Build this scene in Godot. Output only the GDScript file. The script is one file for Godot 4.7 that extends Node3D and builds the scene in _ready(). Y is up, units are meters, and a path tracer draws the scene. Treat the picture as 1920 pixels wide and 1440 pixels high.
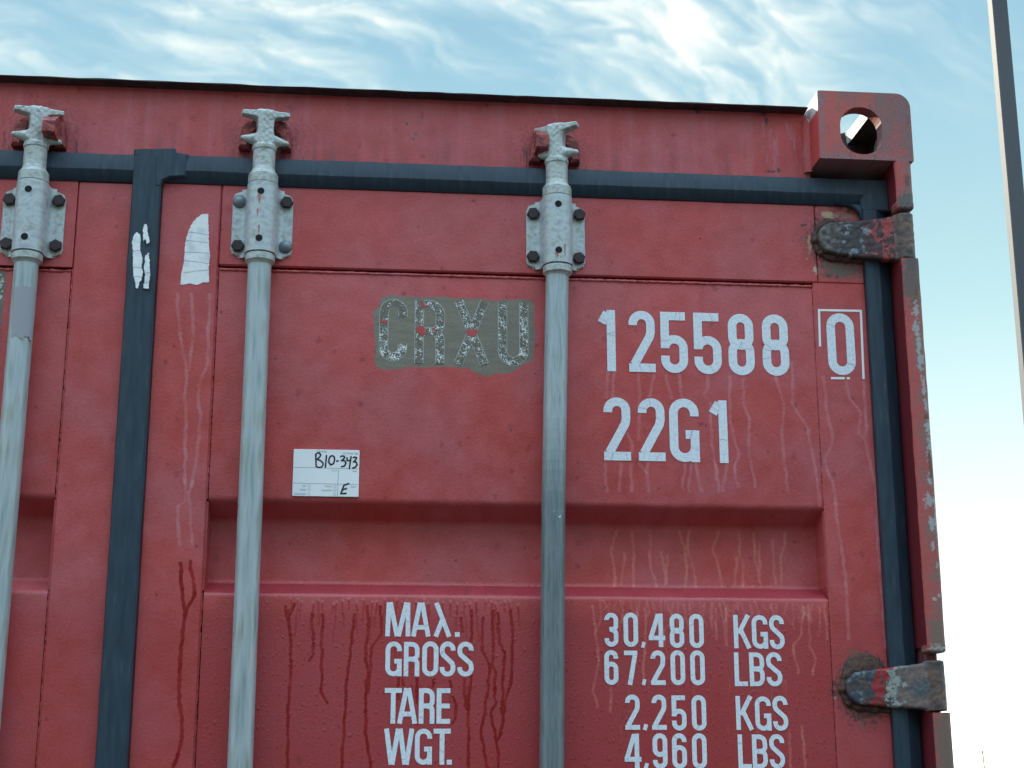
extends Node3D
# A red steel shipping container seen from just in front of its door end. World units are metres, lists of
# sizes below are in millimetres: x = 0 is the seam between the doors, z = 0 the outermost face of the corner posts.

const MM := 0.001
const TX0 := -300.0      # the stretch of the end wall that the painted-steel texture covers
const TY1 := 2600.0
const TW := 1540.0
const TH := 1160.0
const PW := 2048
const PH := 1543
# depths of the main faces
const ZH := -58.0        # header
const ZF := -50.0        # door frame
const ZP := -53.0        # door panel
const ZR := -98.0        # bottom of the pressed recess
const ZB := -26.0        # axis of the locking bars

var mat := {}
var rng := RandomNumberGenerator.new()
var box: Node3D          # the container


# ------------------------------------------------------------------ mesh building
class Shape:
	var v := PackedVector3Array()
	var n := PackedVector3Array()
	var uv := PackedVector2Array()
	var col := PackedColorArray()
	var uvmode := 0        # 0: laid flat on the end wall; 1: given
	var tint := Color.WHITE
	var tinted := false

	func tri(a: Vector3, b: Vector3, c: Vector3, na: Vector3, nb: Vector3, nc: Vector3, ua := Vector2.ZERO, ub := Vector2.ZERO, uc := Vector2.ZERO) -> void:
		if (b - a).cross(c - a).dot(na + nb + nc) > 0.0:   # front faces run clockwise
			var t = b
			b = c
			c = t
			t = nb
			nb = nc
			nc = t
			var u = ub
			ub = uc
			uc = u
		for p in [a, b, c]:
			v.append(p)
			if uvmode == 0:
				uv.append(Vector2((p.x - TX0) / TW, (TY1 - p.y) / TH))
			if tinted:
				col.append(tint)
		n.append(na)
		n.append(nb)
		n.append(nc)
		if uvmode == 1:
			uv.append(ua)
			uv.append(ub)
			uv.append(uc)

	func face(p: Array, out: Vector3) -> void:   # flat convex outline, outward side given
		var nn: Vector3 = (p[1] - p[0]).cross(p[2] - p[0])
		var k := 2
		while nn.length() < 1e-9 and k + 1 < p.size():
			nn = (p[k] - p[0]).cross(p[k + 1] - p[0])
			k += 1
		nn = nn.normalized()
		if nn.dot(out) < 0.0:
			nn = -nn
		for i in range(1, p.size() - 1):
			tri(p[0], p[i], p[i + 1], nn, nn, nn)

	func quad(a, b, c, d, na, nb, nc, nd) -> void:
		tri(a, b, c, na, nb, nc)
		tri(a, c, d, na, nc, nd)

	func block(x0: float, x1: float, y0: float, y1: float, z0: float, z1: float, b := 1.5) -> void:   # box with chamfered edges
		var lo := Vector3(x0, y0, z0)
		var hi := Vector3(x1, y1, z1)
		hull(lo, hi, b, Transform3D())

	func hull(lo: Vector3, hi: Vector3, b: float, xf: Transform3D) -> void:
		var c := (lo + hi) / 2.0
		var h := (hi - lo) / 2.0
		b = minf(b, minf(h.x, minf(h.y, h.z)) * 0.9)
		for ax in 3:
			var u := (ax + 1) % 3
			var w := (ax + 2) % 3
			for s in [-1.0, 1.0]:
				var f := []
				for q in [[-1, -1], [1, -1], [1, 1], [-1, 1]]:
					var p := Vector3.ZERO
					p[ax] = s * h[ax]
					p[u] = q[0] * (h[u] - b)
					p[w] = q[1] * (h[w] - b)
					f.append(xf * (c + p))
				var o := Vector3.ZERO
				o[ax] = s
				face(f, xf.basis * o)
			for s in [-1.0, 1.0]:
				for t in [-1.0, 1.0]:   # the four edges along this axis
					var f := []
					for q in [[-1, 0], [1, 0], [1, 1], [-1, 1]]:
						var p := Vector3.ZERO
						p[ax] = q[0] * (h[ax] - b)
						p[u] = s * (h[u] - (b if q[1] else 0.0))
						p[w] = t * (h[w] - (0.0 if q[1] else b))
						f.append(xf * (c + p))
					var o := Vector3.ZERO
					o[u] = s
					o[w] = t
					face(f, xf.basis * o)
		for sx in [-1.0, 1.0]:
			for sy in [-1.0, 1.0]:
				for sz in [-1.0, 1.0]:
					var sg := Vector3(sx, sy, sz)
					var f := []
					for k in 3:
						var p := Vector3(sx * (h.x - b), sy * (h.y - b), sz * (h.z - b))
						p[k] = sg[k] * h[k]
						f.append(xf * (c + p))
					face(f, xf.basis * sg)

	func prism(outline: PackedVector2Array, z0: float, z1: float, b := 0.0) -> void:   # outline in x, y; z1 is the front, chamfered by b
		var inner := outline
		if b > 0.0:
			var off := Geometry2D.offset_polygon(outline, -b)
			if off.size() == 1 and off[0].size() > 2:
				inner = off[0]
			else:
				b = 0.0
		var idx := Geometry2D.triangulate_polygon(inner)
		for i in range(0, idx.size(), 3):
			var q := []
			for k in 3:
				var p := inner[idx[i + k]]
				q.append(Vector3(p.x, p.y, z1))
			tri(q[0], q[1], q[2], Vector3.BACK, Vector3.BACK, Vector3.BACK)
		var ccw := not Geometry2D.is_polygon_clockwise(outline)
		var m := outline.size()
		for i in m:
			var p := outline[i]
			var q := outline[(i + 1) % m]
			var e := (q - p).normalized()
			var o := Vector3(e.y, -e.x, 0) * (1.0 if ccw else -1.0)
			face([Vector3(p.x, p.y, z0), Vector3(q.x, q.y, z0), Vector3(q.x, q.y, z1 - b), Vector3(p.x, p.y, z1 - b)], o)
		if b > 0.0:   # the chamfer, each vertex of the outline to the nearest one of the inner outline
			for i in m:
				var p := outline[i]
				var q := outline[(i + 1) % m]
				var e := (q - p).normalized()
				var o := Vector2(e.y, -e.x) * (1.0 if ccw else -1.0)
				var pi := nearest(inner, p)
				var qi := nearest(inner, q)
				var nn := Vector3(o.x, o.y, 1).normalized()
				var A := Vector3(p.x, p.y, z1 - b)
				var B := Vector3(q.x, q.y, z1 - b)
				var D := Vector3(pi.x, pi.y, z1)
				var C := Vector3(qi.x, qi.y, z1)
				tri(A, B, C, nn, nn, nn)
				if C.distance_to(D) > 0.001:
					tri(A, C, D, nn, nn, nn)

	func nearest(poly: PackedVector2Array, p: Vector2) -> Vector2:
		var best := poly[0]
		for q in poly:
			if q.distance_squared_to(p) < best.distance_squared_to(p):
				best = q
		return best

	func sheet(outline: PackedVector2Array, z: float) -> void:
		var idx := Geometry2D.triangulate_polygon(outline)
		for i in range(0, idx.size(), 3):
			var q := []
			for k in 3:
				var p := outline[idx[i + k]]
				q.append(Vector3(p.x, p.y, z))
			tri(q[0], q[1], q[2], Vector3.BACK, Vector3.BACK, Vector3.BACK)

	func lathe(cx: float, cz: float, prof: Array, sides := 40, lean := Vector2.ZERO, y0 := 0.0) -> void:   # prof: [radius, y] upwards, round a vertical axis; sharp where two rows share a height or radius changes fast
		for i in prof.size() - 1:
			var r0: float = prof[i][0]
			var r1: float = prof[i + 1][0]
			var ya: float = prof[i][1]
			var yb: float = prof[i + 1][1]
			var sl := Vector2(yb - ya, r0 - r1).normalized()   # (outward, up)
			for k in sides:
				var a0 := TAU * k / sides
				var a1 := TAU * (k + 1) / sides
				var d0 := Vector3(sin(a0), 0, cos(a0))
				var d1 := Vector3(sin(a1), 0, cos(a1))
				var n0 := (d0 * sl.x + Vector3.UP * sl.y).normalized()
				var n1 := (d1 * sl.x + Vector3.UP * sl.y).normalized()
				var oa := Vector3(cx + lean.x * (ya - y0), ya, cz + lean.y * (ya - y0))
				var ob := Vector3(cx + lean.x * (yb - y0), yb, cz + lean.y * (yb - y0))
				if r0 > 0.001:
					tri(oa + d0 * r0, oa + d1 * r0, ob + d1 * r1, n0, n1, n1)
				if r1 > 0.001:
					tri(oa + d0 * r0, ob + d1 * r1, ob + d0 * r1, n0, n1, n0)

	func extrude(prof: PackedVector2Array, along: int, t0: float, t1: float, steps: int, wob := 0.0, noise: FastNoiseLite = null, crisp := 0.62) -> void:
		# prof is an open strip of (across, z); along 0: runs in x with across = y; along 1: runs in y with across = x
		var norms := []
		for i in prof.size() - 1:
			var e := (prof[i + 1] - prof[i]).normalized()
			norms.append(Vector2(-e.y, e.x))
		var flip := 1.0
		var mid := norms[norms.size() / 2] as Vector2
		if mid.y < 0.0:
			flip = -1.0
		for s in steps:
			var ta := lerpf(t0, t1, float(s) / steps)
			var tb := lerpf(t0, t1, float(s + 1) / steps)
			for i in prof.size() - 1:
				var np := []
				for k in [i, i + 1]:
					var nn: Vector2 = norms[i]
					var o: int = k - 1 if k == i else k
					if o >= 0 and o < norms.size() and (norms[o] as Vector2).dot(norms[i]) > crisp:
						nn = ((norms[o] as Vector2) + (norms[i] as Vector2)).normalized()
					np.append(nn * flip)
				var q := []
				var qn := []
				for c in [[ta, i, 0], [tb, i, 0], [tb, i + 1, 1], [ta, i + 1, 1]]:
					var p: Vector2 = prof[c[1]]
					if noise:
						p.x += wob * noise.get_noise_2d(c[0] * 1.0, c[1] * 37.0)
						p.y += wob * 0.6 * noise.get_noise_2d(c[0] * 1.0 + 999.0, c[1] * 37.0)
					var nn: Vector2 = np[c[2]]
					q.append(Vector3(c[0], p.x, p.y) if along == 0 else Vector3(p.x, c[0], p.y))
					qn.append(Vector3(0, nn.x, nn.y) if along == 0 else Vector3(nn.x, 0, nn.y))
				quad(q[0], q[1], q[2], q[3], qn[0], qn[1], qn[2], qn[3])

	func nets(lo: Vector3, hi: Vector3, cell: float, f: Callable, xf := Transform3D()) -> void:   # surface nets over a distance field
		var g := Vector3i(((hi - lo) / cell).ceil()) + Vector3i.ONE
		var d := PackedFloat32Array()
		d.resize(g.x * g.y * g.z)
		var i := 0
		for z in g.z:
			for y in g.y:
				for x in g.x:
					d[i] = f.call(lo + Vector3(x, y, z) * cell)
					i += 1
		var at := {}
		var sx := 1
		var sy := g.x
		var sz := g.x * g.y
		var offs := [0, sx, sy, sx + sy, sz, sx + sz, sy + sz, sx + sy + sz]
		var edges := [[0, 1], [2, 3], [4, 5], [6, 7], [0, 2], [1, 3], [4, 6], [5, 7], [0, 4], [1, 5], [2, 6], [3, 7]]
		for z in g.z - 1:
			for y in g.y - 1:
				for x in g.x - 1:
					var b := x + y * sy + z * sz
					var neg := 0
					for o in offs:
						if d[b + o] < 0.0:
							neg += 1
					if neg == 0 or neg == 8:
						continue
					var p := Vector3.ZERO
					var c := 0
					for e in edges:
						var da: float = d[b + offs[e[0]]]
						var db: float = d[b + offs[e[1]]]
						if (da < 0.0) != (db < 0.0):
							var t := da / (da - db)
							var ca := Vector3(e[0] & 1, (e[0] >> 1) & 1, e[0] >> 2)
							var cb := Vector3(e[1] & 1, (e[1] >> 1) & 1, e[1] >> 2)
							p += ca.lerp(cb, t)
							c += 1
					p = lo + (Vector3(x, y, z) + p / c) * cell
					var e1 := cell * 0.5
					var nn := Vector3(f.call(p + Vector3(e1, 0, 0)) - f.call(p - Vector3(e1, 0, 0)), f.call(p + Vector3(0, e1, 0)) - f.call(p - Vector3(0, e1, 0)), f.call(p + Vector3(0, 0, e1)) - f.call(p - Vector3(0, 0, e1))).normalized()
					at[b] = [xf * p, xf.basis * nn]
		for b in at:
			var ix: int = b % sy
			var iy: int = (b / sy) % g.y
			var iz: int = b / sz
			if iy > 0 and iz > 0 and (d[b] < 0.0) != (d[b + sx] < 0.0):
				cellquad(at, b, b - sy, b - sy - sz, b - sz)
			if ix > 0 and iz > 0 and (d[b] < 0.0) != (d[b + sy] < 0.0):
				cellquad(at, b, b - sx, b - sx - sz, b - sz)
			if ix > 0 and iy > 0 and (d[b] < 0.0) != (d[b + sz] < 0.0):
				cellquad(at, b, b - sx, b - sx - sy, b - sy)

	func cellquad(at: Dictionary, a: int, b: int, c: int, e: int) -> void:
		if at.has(a) and at.has(b) and at.has(c) and at.has(e):
			quad(at[a][0], at[b][0], at[c][0], at[e][0], at[a][1], at[b][1], at[c][1], at[e][1])

	func mesh(m: Material) -> ArrayMesh:
		var a := []
		a.resize(Mesh.ARRAY_MAX)
		var s := PackedVector3Array()
		s.resize(v.size())
		for i in v.size():
			s[i] = v[i] * 0.001
		a[Mesh.ARRAY_VERTEX] = s
		a[Mesh.ARRAY_NORMAL] = n
		a[Mesh.ARRAY_TEX_UV] = uv
		if tinted:
			a[Mesh.ARRAY_COLOR] = col
		var r := ArrayMesh.new()
		r.add_surface_from_arrays(Mesh.PRIMITIVE_TRIANGLES, a)
		r.surface_set_material(0, m)
		return r


func put(called: String, s: Shape, m: Material, parent: Node3D, at := Vector3.ZERO) -> MeshInstance3D:
	var o := MeshInstance3D.new()
	o.name = called
	o.mesh = s.mesh(m)
	o.position = at
	parent.add_child(o, true)
	return o


func place(called: String, m: Mesh, parent: Node3D, at := Vector3.ZERO, turn := 0.0) -> MeshInstance3D:
	var o := MeshInstance3D.new()
	o.name = called
	o.mesh = m
	o.position = at
	o.rotation.y = turn
	parent.add_child(o, true)
	return o


func tag(o: Node3D, label: String, category: String, group := "") -> void:
	o.set_meta("label", label)
	o.set_meta("category", category)
	if group:
		o.set_meta("group", group)


func thing(called: String, label: String, category: String, at := Vector3.ZERO) -> Node3D:
	var o := Node3D.new()
	o.name = called
	o.position = at
	add_child(o, true)
	tag(o, label, category)
	return o


static func smin(a: float, b: float, k: float) -> float:
	var h := clampf(0.5 + 0.5 * (b - a) / k, 0.0, 1.0)
	return lerpf(b, a, h) - k * h * (1.0 - h)


static func rbox(p: Vector3, c: Vector3, h: Vector3, r: float) -> float:
	var q := (p - c).abs() - h + Vector3(r, r, r)
	return Vector3(maxf(q.x, 0), maxf(q.y, 0), maxf(q.z, 0)).length() + minf(maxf(q.x, maxf(q.y, q.z)), 0.0) - r


static func cone(p: Vector3, a: Vector3, b: Vector3, ra: float, rb: float) -> float:
	var ab := b - a
	var t := clampf((p - a).dot(ab) / ab.length_squared(), 0.0, 1.0)
	return (p - a - ab * t).length() - lerpf(ra, rb, t)


func noise(s: int, freq: float, oct := 3, kind := FastNoiseLite.TYPE_SIMPLEX_SMOOTH) -> FastNoiseLite:
	var f := FastNoiseLite.new()
	f.seed = s
	f.noise_type = kind
	f.frequency = freq
	f.fractal_type = FastNoiseLite.FRACTAL_FBM if oct > 1 else FastNoiseLite.FRACTAL_NONE
	f.fractal_octaves = oct
	return f


func noise_bytes(s: int, freq: float, oct: int, w: int, h: int) -> PackedByteArray:
	var im := noise(s, freq, oct).get_image(w, h, false, false, true)
	im.convert(Image.FORMAT_L8)
	return im.get_data()


func _ready() -> void:
	rng.seed = 7
	# camera, sky, sun, exposure
	var cam := Camera3D.new()
	cam.name = "camera"
	cam.transform = Transform3D(Basis(Vector3(0.99538291, -0.00128898, 0.09597496), Vector3(-0.02267465, 0.96845066, 0.24817167), Vector3(-0.0932669, -0.24920203, 0.96395002)).orthonormalized(), Vector3(0.349027, 1.502599, 2.257385))
	cam.fov = 27.889
	cam.near = 0.05
	cam.far = 900.0
	cam.current = true
	add_child(cam)
	var env := Environment.new()
	var sky := Sky.new()
	var pan := PanoramaSkyMaterial.new()
	pan.panorama = sky_picture()
	sky.sky_material = pan
	env.background_mode = Environment.BG_SKY
	env.sky = sky
	env.background_energy_multiplier = 1.0
	env.tonemap_mode = Environment.TONE_MAPPER_LINEAR
	env.tonemap_exposure = 2.25
	env.sdfgi_enabled = true
	env.ssao_enabled = true
	env.ssil_enabled = true
	var we := WorldEnvironment.new()
	we.name = "environment"
	we.environment = env
	add_child(we)
	var sun := DirectionalLight3D.new()
	sun.name = "sun"
	sun.light_color = Color(1.0, 0.95, 0.86)
	sun.light_energy = 1.2
	sun.light_angular_distance = 0.5
	sun.shadow_enabled = true
	add_child(sun)
	sun.look_at_from_position(Vector3(-6.0, 4.2, -6.5), Vector3.ZERO)   # behind the container, to the left
	materials()
	build_ground()
	box = thing("shipping_container", "weathered red steel shipping container with galvanised door locking bars", "shipping container")
	build_shell()
	build_header()
	await build_casting()
	build_posts()
	build_door(1)
	build_door(-1)
	build_seals()
	build_bars()
	build_hinges()
	build_lettering()
	build_stickers()
	build_tag()
	build_street()


func sky_picture() -> ImageTexture:   # a hazy afternoon sky: white towards the horizon, wind-combed cirrus above
	var w := 4096
	var h := 2048
	var n1 := noise(101, 1.0, 5)
	var n2 := noise(102, 1.0, 3)
	var n3 := noise(103, 1.0, 4)
	var data := PackedFloat32Array()
	data.resize(w * h * 3)
	var side := Vector3(cos(0.14), 0.0, sin(0.14))
	var k := 0
	for j in h:
		var el := PI * (0.5 - (j + 0.5) / h)
		var deg := rad_to_deg(el)
		var t := clampf(deg, 0.0, 90.0)
		var c: Vector3
		if t < 10.0:
			c = Vector3(1.02, 1.10, 1.08).lerp(Vector3(0.425, 0.50, 0.515), pow(t / 10.0, 0.62))
		elif t < 16.0:
			c = Vector3(0.425, 0.50, 0.515).lerp(Vector3(0.272, 0.400, 0.415), (t - 10.0) / 6.0)
		elif t < 28.0:
			c = Vector3(0.272, 0.400, 0.415).lerp(Vector3(0.148, 0.262, 0.335), pow((t - 16.0) / 12.0, 0.75))
		else:
			c = Vector3(0.150, 0.270, 0.345).lerp(Vector3(0.78, 1.08, 1.36), smoothstep(28.0, 48.0, t))   # a bright thin veil overhead
		var ce := cos(el)
		var se := sin(el)
		var high := smoothstep(6.0, 17.0, deg)
		for i in w:
			if deg < 0.0:
				data[k] = 1.2
				data[k + 1] = 1.3
				data[k + 2] = 1.3
				k += 3
				continue
			var cl := 0.0
			if high > 0.0:
				var az := TAU * ((i + 0.5) / w - 0.5) + 3.33
				var d := Vector3(sin(az) * ce, se, -cos(az) * ce)
				var across := d.dot(side)
				var bow := se + 0.16 * across + 0.33 * across * across    # the streaks fall towards the right and level out
				var warp := n2.get_noise_3d(d.x * 4.0, d.y * 6.0, d.z * 4.0)
				var a := n1.get_noise_3d(d.x * 3.4 + warp * 0.5, (bow + warp * 0.03) * 15.0, d.z * 3.4)
				var q := n3.get_noise_3d(d.x * 9.0 + warp * 0.8, (bow + warp * 0.035) * 60.0, d.z * 9.0)
				var fib := n1.get_noise_3d(d.x * 26.0 + q * 1.5, (bow + warp * 0.03) * 62.0, d.z * 26.0)
				var m := n2.get_noise_3d(d.x * 2.0 + 5.0, se * 2.0, d.z * 2.0 + 3.0)
				var veil := clampf(0.55 + 1.5 * m, 0.0, 1.0)
				cl = clampf(veil * (0.10 + 0.75 * a + 0.50 * q + 0.55 * fib + 0.35 * a * fib) + 0.55 * veil, 0.0, 1.0)
				cl = smoothstep(0.05, 1.05, cl) * high
			data[k] = lerpf(c.x, maxf(c.x, lerpf(0.34, 0.47, cl * cl * cl)), cl)
			data[k + 1] = lerpf(c.y, maxf(c.y, lerpf(0.42, 0.49, cl * cl * cl)), cl)
			data[k + 2] = lerpf(c.z, maxf(c.z, lerpf(0.425, 0.465, cl * cl * cl)), cl)
			k += 3
	return ImageTexture.create_from_image(Image.create_from_data(w, h, false, Image.FORMAT_RGBF, data.to_byte_array()))


# ------------------------------------------------------------------ the place
func build_ground() -> void:
	var s := Shape.new()
	s.face([Vector3(-400000, 0, -400000), Vector3(400000, 0, -400000), Vector3(400000, 0, 400000), Vector3(-400000, 0, 400000)], Vector3.UP)
	var g := put("ground", s, mat.asphalt, self)
	g.set_meta("kind", "structure")
	tag(g, "dark asphalt yard that the container stands on", "ground")


func build_shell() -> void:   # the rest of the container: side walls, roof, floor and far end, closed all round
	for sx in [-1.0, 1.0]:
		var s := Shape.new()
		var pts := []
		var z := -180.0
		while z > -5900.0:
			for k in [[0.0, 0.0], [72.0, 0.0], [140.0, 36.0], [210.0, 36.0]]:
				pts.append(Vector2(z - k[0], 1186.0 - k[1]))
			z -= 278.0
		pts.append(Vector2(-5960.0, 1186.0))
		for i in pts.size() - 1:
			var a: Vector2 = pts[i]
			var b: Vector2 = pts[i + 1]
			s.face([Vector3(sx * a.y, 160, a.x), Vector3(sx * b.y, 160, b.x), Vector3(sx * b.y, 2520, b.x), Vector3(sx * a.y, 2520, a.x)], Vector3(sx, 0, 0.01))
		put("side_wall", s, mat.red, box)
		var r := Shape.new()
		r.block(sx * 1206.0 - 13.0, sx * 1206.0 + 13.0, 2518, 2578, -5900, -178, 3)
		put("top_rail", r, mat.red, box)
		r = Shape.new()
		r.block(sx * 1196.0 - 20.0, sx * 1196.0 + 20.0, 30, 165, -5900, -178, 3)
		put("bottom_rail", r, mat.red, box)
	var f := Shape.new()
	f.block(-1190, 1190, 2556, 2574, -5940, -180, 2)
	f.block(-1062, 1062, 2556, 2573, -179, -100, 2)
	put("roof", f, mat.red, box)
	f = Shape.new()
	f.block(-1170, 1170, 120, 160, -5940, -110, 2)
	put("floor", f, mat.grime_shade, box)
	f = Shape.new()
	f.block(-1215, 1215, 40, 2560, -6040, -5961, 4)
	put("end_wall", f, mat.red, box)
	f = Shape.new()
	f.block(-1060, 1060, 30, 150, -110, -56, 3)
	put("door_sill", f, mat.red, box)


func build_header() -> void:
	var s := Shape.new()
	var n := noise(201, 0.004, 3)
	var prof := PackedVector2Array([Vector2(2420, -60), Vector2(2421, -58), Vector2(2500, -58), Vector2(2574, -58)])
	s.extrude(prof, 0, -298, 1065.5, 60, 1.0, n)
	var far := Shape.new()
	far.extrude(prof, 0, -1064, -298, 30, 1.0, n)
	s.face([Vector3(-1064, 2420, -60), Vector3(1065, 2420, -60), Vector3(1065, 2420, -110), Vector3(-1064, 2420, -110)], Vector3.DOWN)
	var o := put("header_beam", s, mat.wall, box)
	put("header_beam", far, mat.red, box)
	# its top flange, turned out over the face and wavy from knocks
	var e := Shape.new()
	var lip := PackedVector2Array([Vector2(2574.5, -59), Vector2(2575.5, -46), Vector2(2575.6, -36.5), Vector2(2576.4, -35.5), Vector2(2577.6, -36.0), Vector2(2582, -52), Vector2(2586, -64), Vector2(2587, -120)])
	e.extrude(lip, 0, -1064, 1061, 150, 1.4, noise(202, 0.012, 3))
	put("header_lip", e, mat.grime_shade, o)  # dirty edge, with the shade of its underside put into the colour
	var w := Shape.new()   # the fillet weld between header and corner casting
	w.extrude(PackedVector2Array([Vector2(1054.5, -58), Vector2(1057, -54), Vector2(1060, -51.5), Vector2(1066.5, -49)]), 1, 2470, 2562, 40, 1.6, noise(203, 0.05, 2))
	put("weld_bead", w, mat.wall, o)


func arc(c: Vector2, r: float, a0: float, a1: float, n := 8) -> PackedVector2Array:
	var p := PackedVector2Array()
	for i in n + 1:
		var a := deg_to_rad(lerpf(a0, a1, float(i) / n))
		p.append(c + Vector2(cos(a), sin(a)) * r)
	return p


func round_rect(x0: float, y0: float, x1: float, y1: float, r: float, n := 5) -> PackedVector2Array:
	var p := arc(Vector2(x1 - r, y1 - r), r, 0, 90, n)
	p.append_array(arc(Vector2(x0 + r, y1 - r), r, 90, 180, n))
	p.append_array(arc(Vector2(x0 + r, y0 + r), r, 180, 270, n))
	p.append_array(arc(Vector2(x1 - r, y0 + r), r, 270, 360, n))
	return p


func csg_poly(p: PackedVector2Array, depth: float, xf: Transform3D, op := CSGShape3D.OPERATION_UNION) -> CSGPolygon3D:
	var g := CSGPolygon3D.new()
	var q := PackedVector2Array()
	for k in p:
		q.append(k * MM)
	g.polygon = q
	g.mode = CSGPolygon3D.MODE_DEPTH
	g.depth = depth * MM
	g.transform = xf
	g.operation = op
	return g


func build_casting() -> void:   # cast corner fitting: hollow, with an oval hole in the end, top and side
	for sx in [1.0, -1.0]:
		var root := CSGCombiner3D.new()
		root.name = "corner_casting"
		var outer := PackedVector2Array([Vector2(1064.5, 2473), Vector2(1220, 2473), Vector2(1220.5, 2475)])
		outer.append_array(arc(Vector2(1196.5, 2567), 24, 0, 90, 10))
		outer.append_array(arc(Vector2(1070, 2587), 4, 90, 180, 3))
		# CSGPolygon3D is drawn from z = 0 backwards
		root.add_child(named("body", csg_poly(outer, 178, Transform3D())))
		root.add_child(named("cavity", csg_poly(round_rect(1084, 2483, 1200, 2568, 6), 130, Transform3D(Basis(), Vector3(0, 0, -26 * MM)), CSGShape3D.OPERATION_SUBTRACTION)))
		root.add_child(named("end_hole", csg_poly(round_rect(1101.5, 2482, 1171, 2564, 33, 9), 60, Transform3D(Basis(), Vector3(0, 0, 10 * MM)), CSGShape3D.OPERATION_SUBTRACTION)))
		# top hole, drawn in x, -z and sunk downwards
		root.add_child(named("top_hole", csg_poly(round_rect(1094, -172, 1166, -28, 26, 9), 90, Transform3D(Basis(Vector3(1, 0, 0), Vector3(0, 0, 1), Vector3(0, -1, 0)), Vector3(0, 2516 * MM, 0)), CSGShape3D.OPERATION_SUBTRACTION)))
		# side hole, drawn in z, y and sunk along x
		root.add_child(named("side_hole", csg_poly(round_rect(-129, 2494, -50, 2558, 25, 9), 60, Transform3D(Basis(Vector3(0, 0, 1), Vector3(0, 1, 0), Vector3(-1, 0, 0)), Vector3(1190 * MM, 0, 0)), CSGShape3D.OPERATION_SUBTRACTION)))
		add_child(root)
		await get_tree().process_frame
		var m: ArrayMesh = root.bake_static_mesh()
		remove_child(root)
		root.free()
		# lay the wall's paint over it
		var s := Shape.new()
		var worn := Shape.new()   # the edges of its holes, rubbed to bare metal
		var dark := Shape.new()   # the inside, its shade put into a dark colour
		for f in m.get_surface_count():
			var a := m.surface_get_arrays(f)
			var vv: PackedVector3Array = a[Mesh.ARRAY_VERTEX]
			var nn: PackedVector3Array = a[Mesh.ARRAY_NORMAL]
			var ix = a[Mesh.ARRAY_INDEX]
			var order: PackedInt32Array = ix if ix != null else PackedInt32Array(range(vv.size()))
			for i in range(0, order.size(), 3):
				var mid := (vv[order[i]] + vv[order[i + 1]] + vv[order[i + 2]]) * 333.333
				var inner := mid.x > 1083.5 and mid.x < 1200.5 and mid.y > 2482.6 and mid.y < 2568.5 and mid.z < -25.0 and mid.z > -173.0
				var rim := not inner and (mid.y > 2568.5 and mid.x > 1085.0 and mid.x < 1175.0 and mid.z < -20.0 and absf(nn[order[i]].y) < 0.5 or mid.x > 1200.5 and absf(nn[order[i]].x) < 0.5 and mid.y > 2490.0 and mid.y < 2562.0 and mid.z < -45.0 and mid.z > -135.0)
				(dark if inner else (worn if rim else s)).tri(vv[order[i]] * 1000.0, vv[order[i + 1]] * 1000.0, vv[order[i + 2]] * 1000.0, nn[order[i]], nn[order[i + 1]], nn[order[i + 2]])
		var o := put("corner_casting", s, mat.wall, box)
		put("hollow", dark, mat.grime_shade, o)
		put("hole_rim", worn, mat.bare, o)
		if sx < 0.0:
			o.scale.x = -1.0


func named(called: String, n: Node3D) -> Node3D:
	n.name = called
	return n


func build_posts() -> void:
	for sx in [1.0, -1.0]:
		var body := Shape.new()
		body.block(1192, 1212, 118, 2473, -150, -24, 3)
		var post := put("corner_post", body, mat.dirty, box)
		var rows := [[2391.0, 2473.5, 1188.0, 1217.0], [1689.0, 2308.0, 1189.0, 1219.0], [150.0, 1601.0, 1190.5, 1219.0]]
		for r in rows:   # the flange that carries the hinge pins, in lengths between the hinges
			var s := Shape.new()
			var prof := PackedVector2Array([Vector2(r[2], -4), Vector2(r[2] + 1.2, -1.2), Vector2(r[2] + 3.5, 0), Vector2(r[3] - 7, 0), Vector2(r[3] - 2.2, -2.2), Vector2(r[3], -8), Vector2(r[3], -58)])
			var n := noise(211, 0.02, 3)
			s.extrude(prof, 1, r[0] + 9.0, r[1], 46 if r[1] > 1600.0 and r[1] < 2400.0 else 12, 0.9, n)
			var capped := PackedVector2Array()
			for p in prof:
				capped.append(p)
			for y in [r[0] + 9.0, r[1]]:
				var idx := Geometry2D.triangulate_polygon(capped)
				var up := Vector3.UP if y == r[1] else Vector3.DOWN
				for i in range(0, idx.size(), 3):
					s.tri(Vector3(capped[idx[i]].x, y, capped[idx[i]].y), Vector3(capped[idx[i + 1]].x, y, capped[idx[i + 1]].y), Vector3(capped[idx[i + 2]].x, y, capped[idx[i + 2]].y), up, up, up)
			put("pin_flange", s, mat.wall, post)
			var si := Shape.new()
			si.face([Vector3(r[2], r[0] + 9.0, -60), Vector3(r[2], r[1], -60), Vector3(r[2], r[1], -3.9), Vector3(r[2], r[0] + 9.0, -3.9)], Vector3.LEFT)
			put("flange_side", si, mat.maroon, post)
			var l := Shape.new()   # the lug at its lower end, rounded off over the pin
			var lc := Vector3((r[2] + r[3]) * 0.5 - 0.5, r[0] + 5.0, -16.0)
			l.nets(lc - Vector3(20, 16, 22), lc + Vector3(20, 16, 22), 2.2, func(p: Vector3): return rbox(p, lc + Vector3(0, 3, 0), Vector3(14.6, 8.5, 16), 5.0) + 0.4 * sin(p.x * 0.7) * sin(p.y * 0.9))
			put("pin_lug", l, mat.wall, post)
		if sx < 0.0:
			post.scale.x = -1.0


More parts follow.
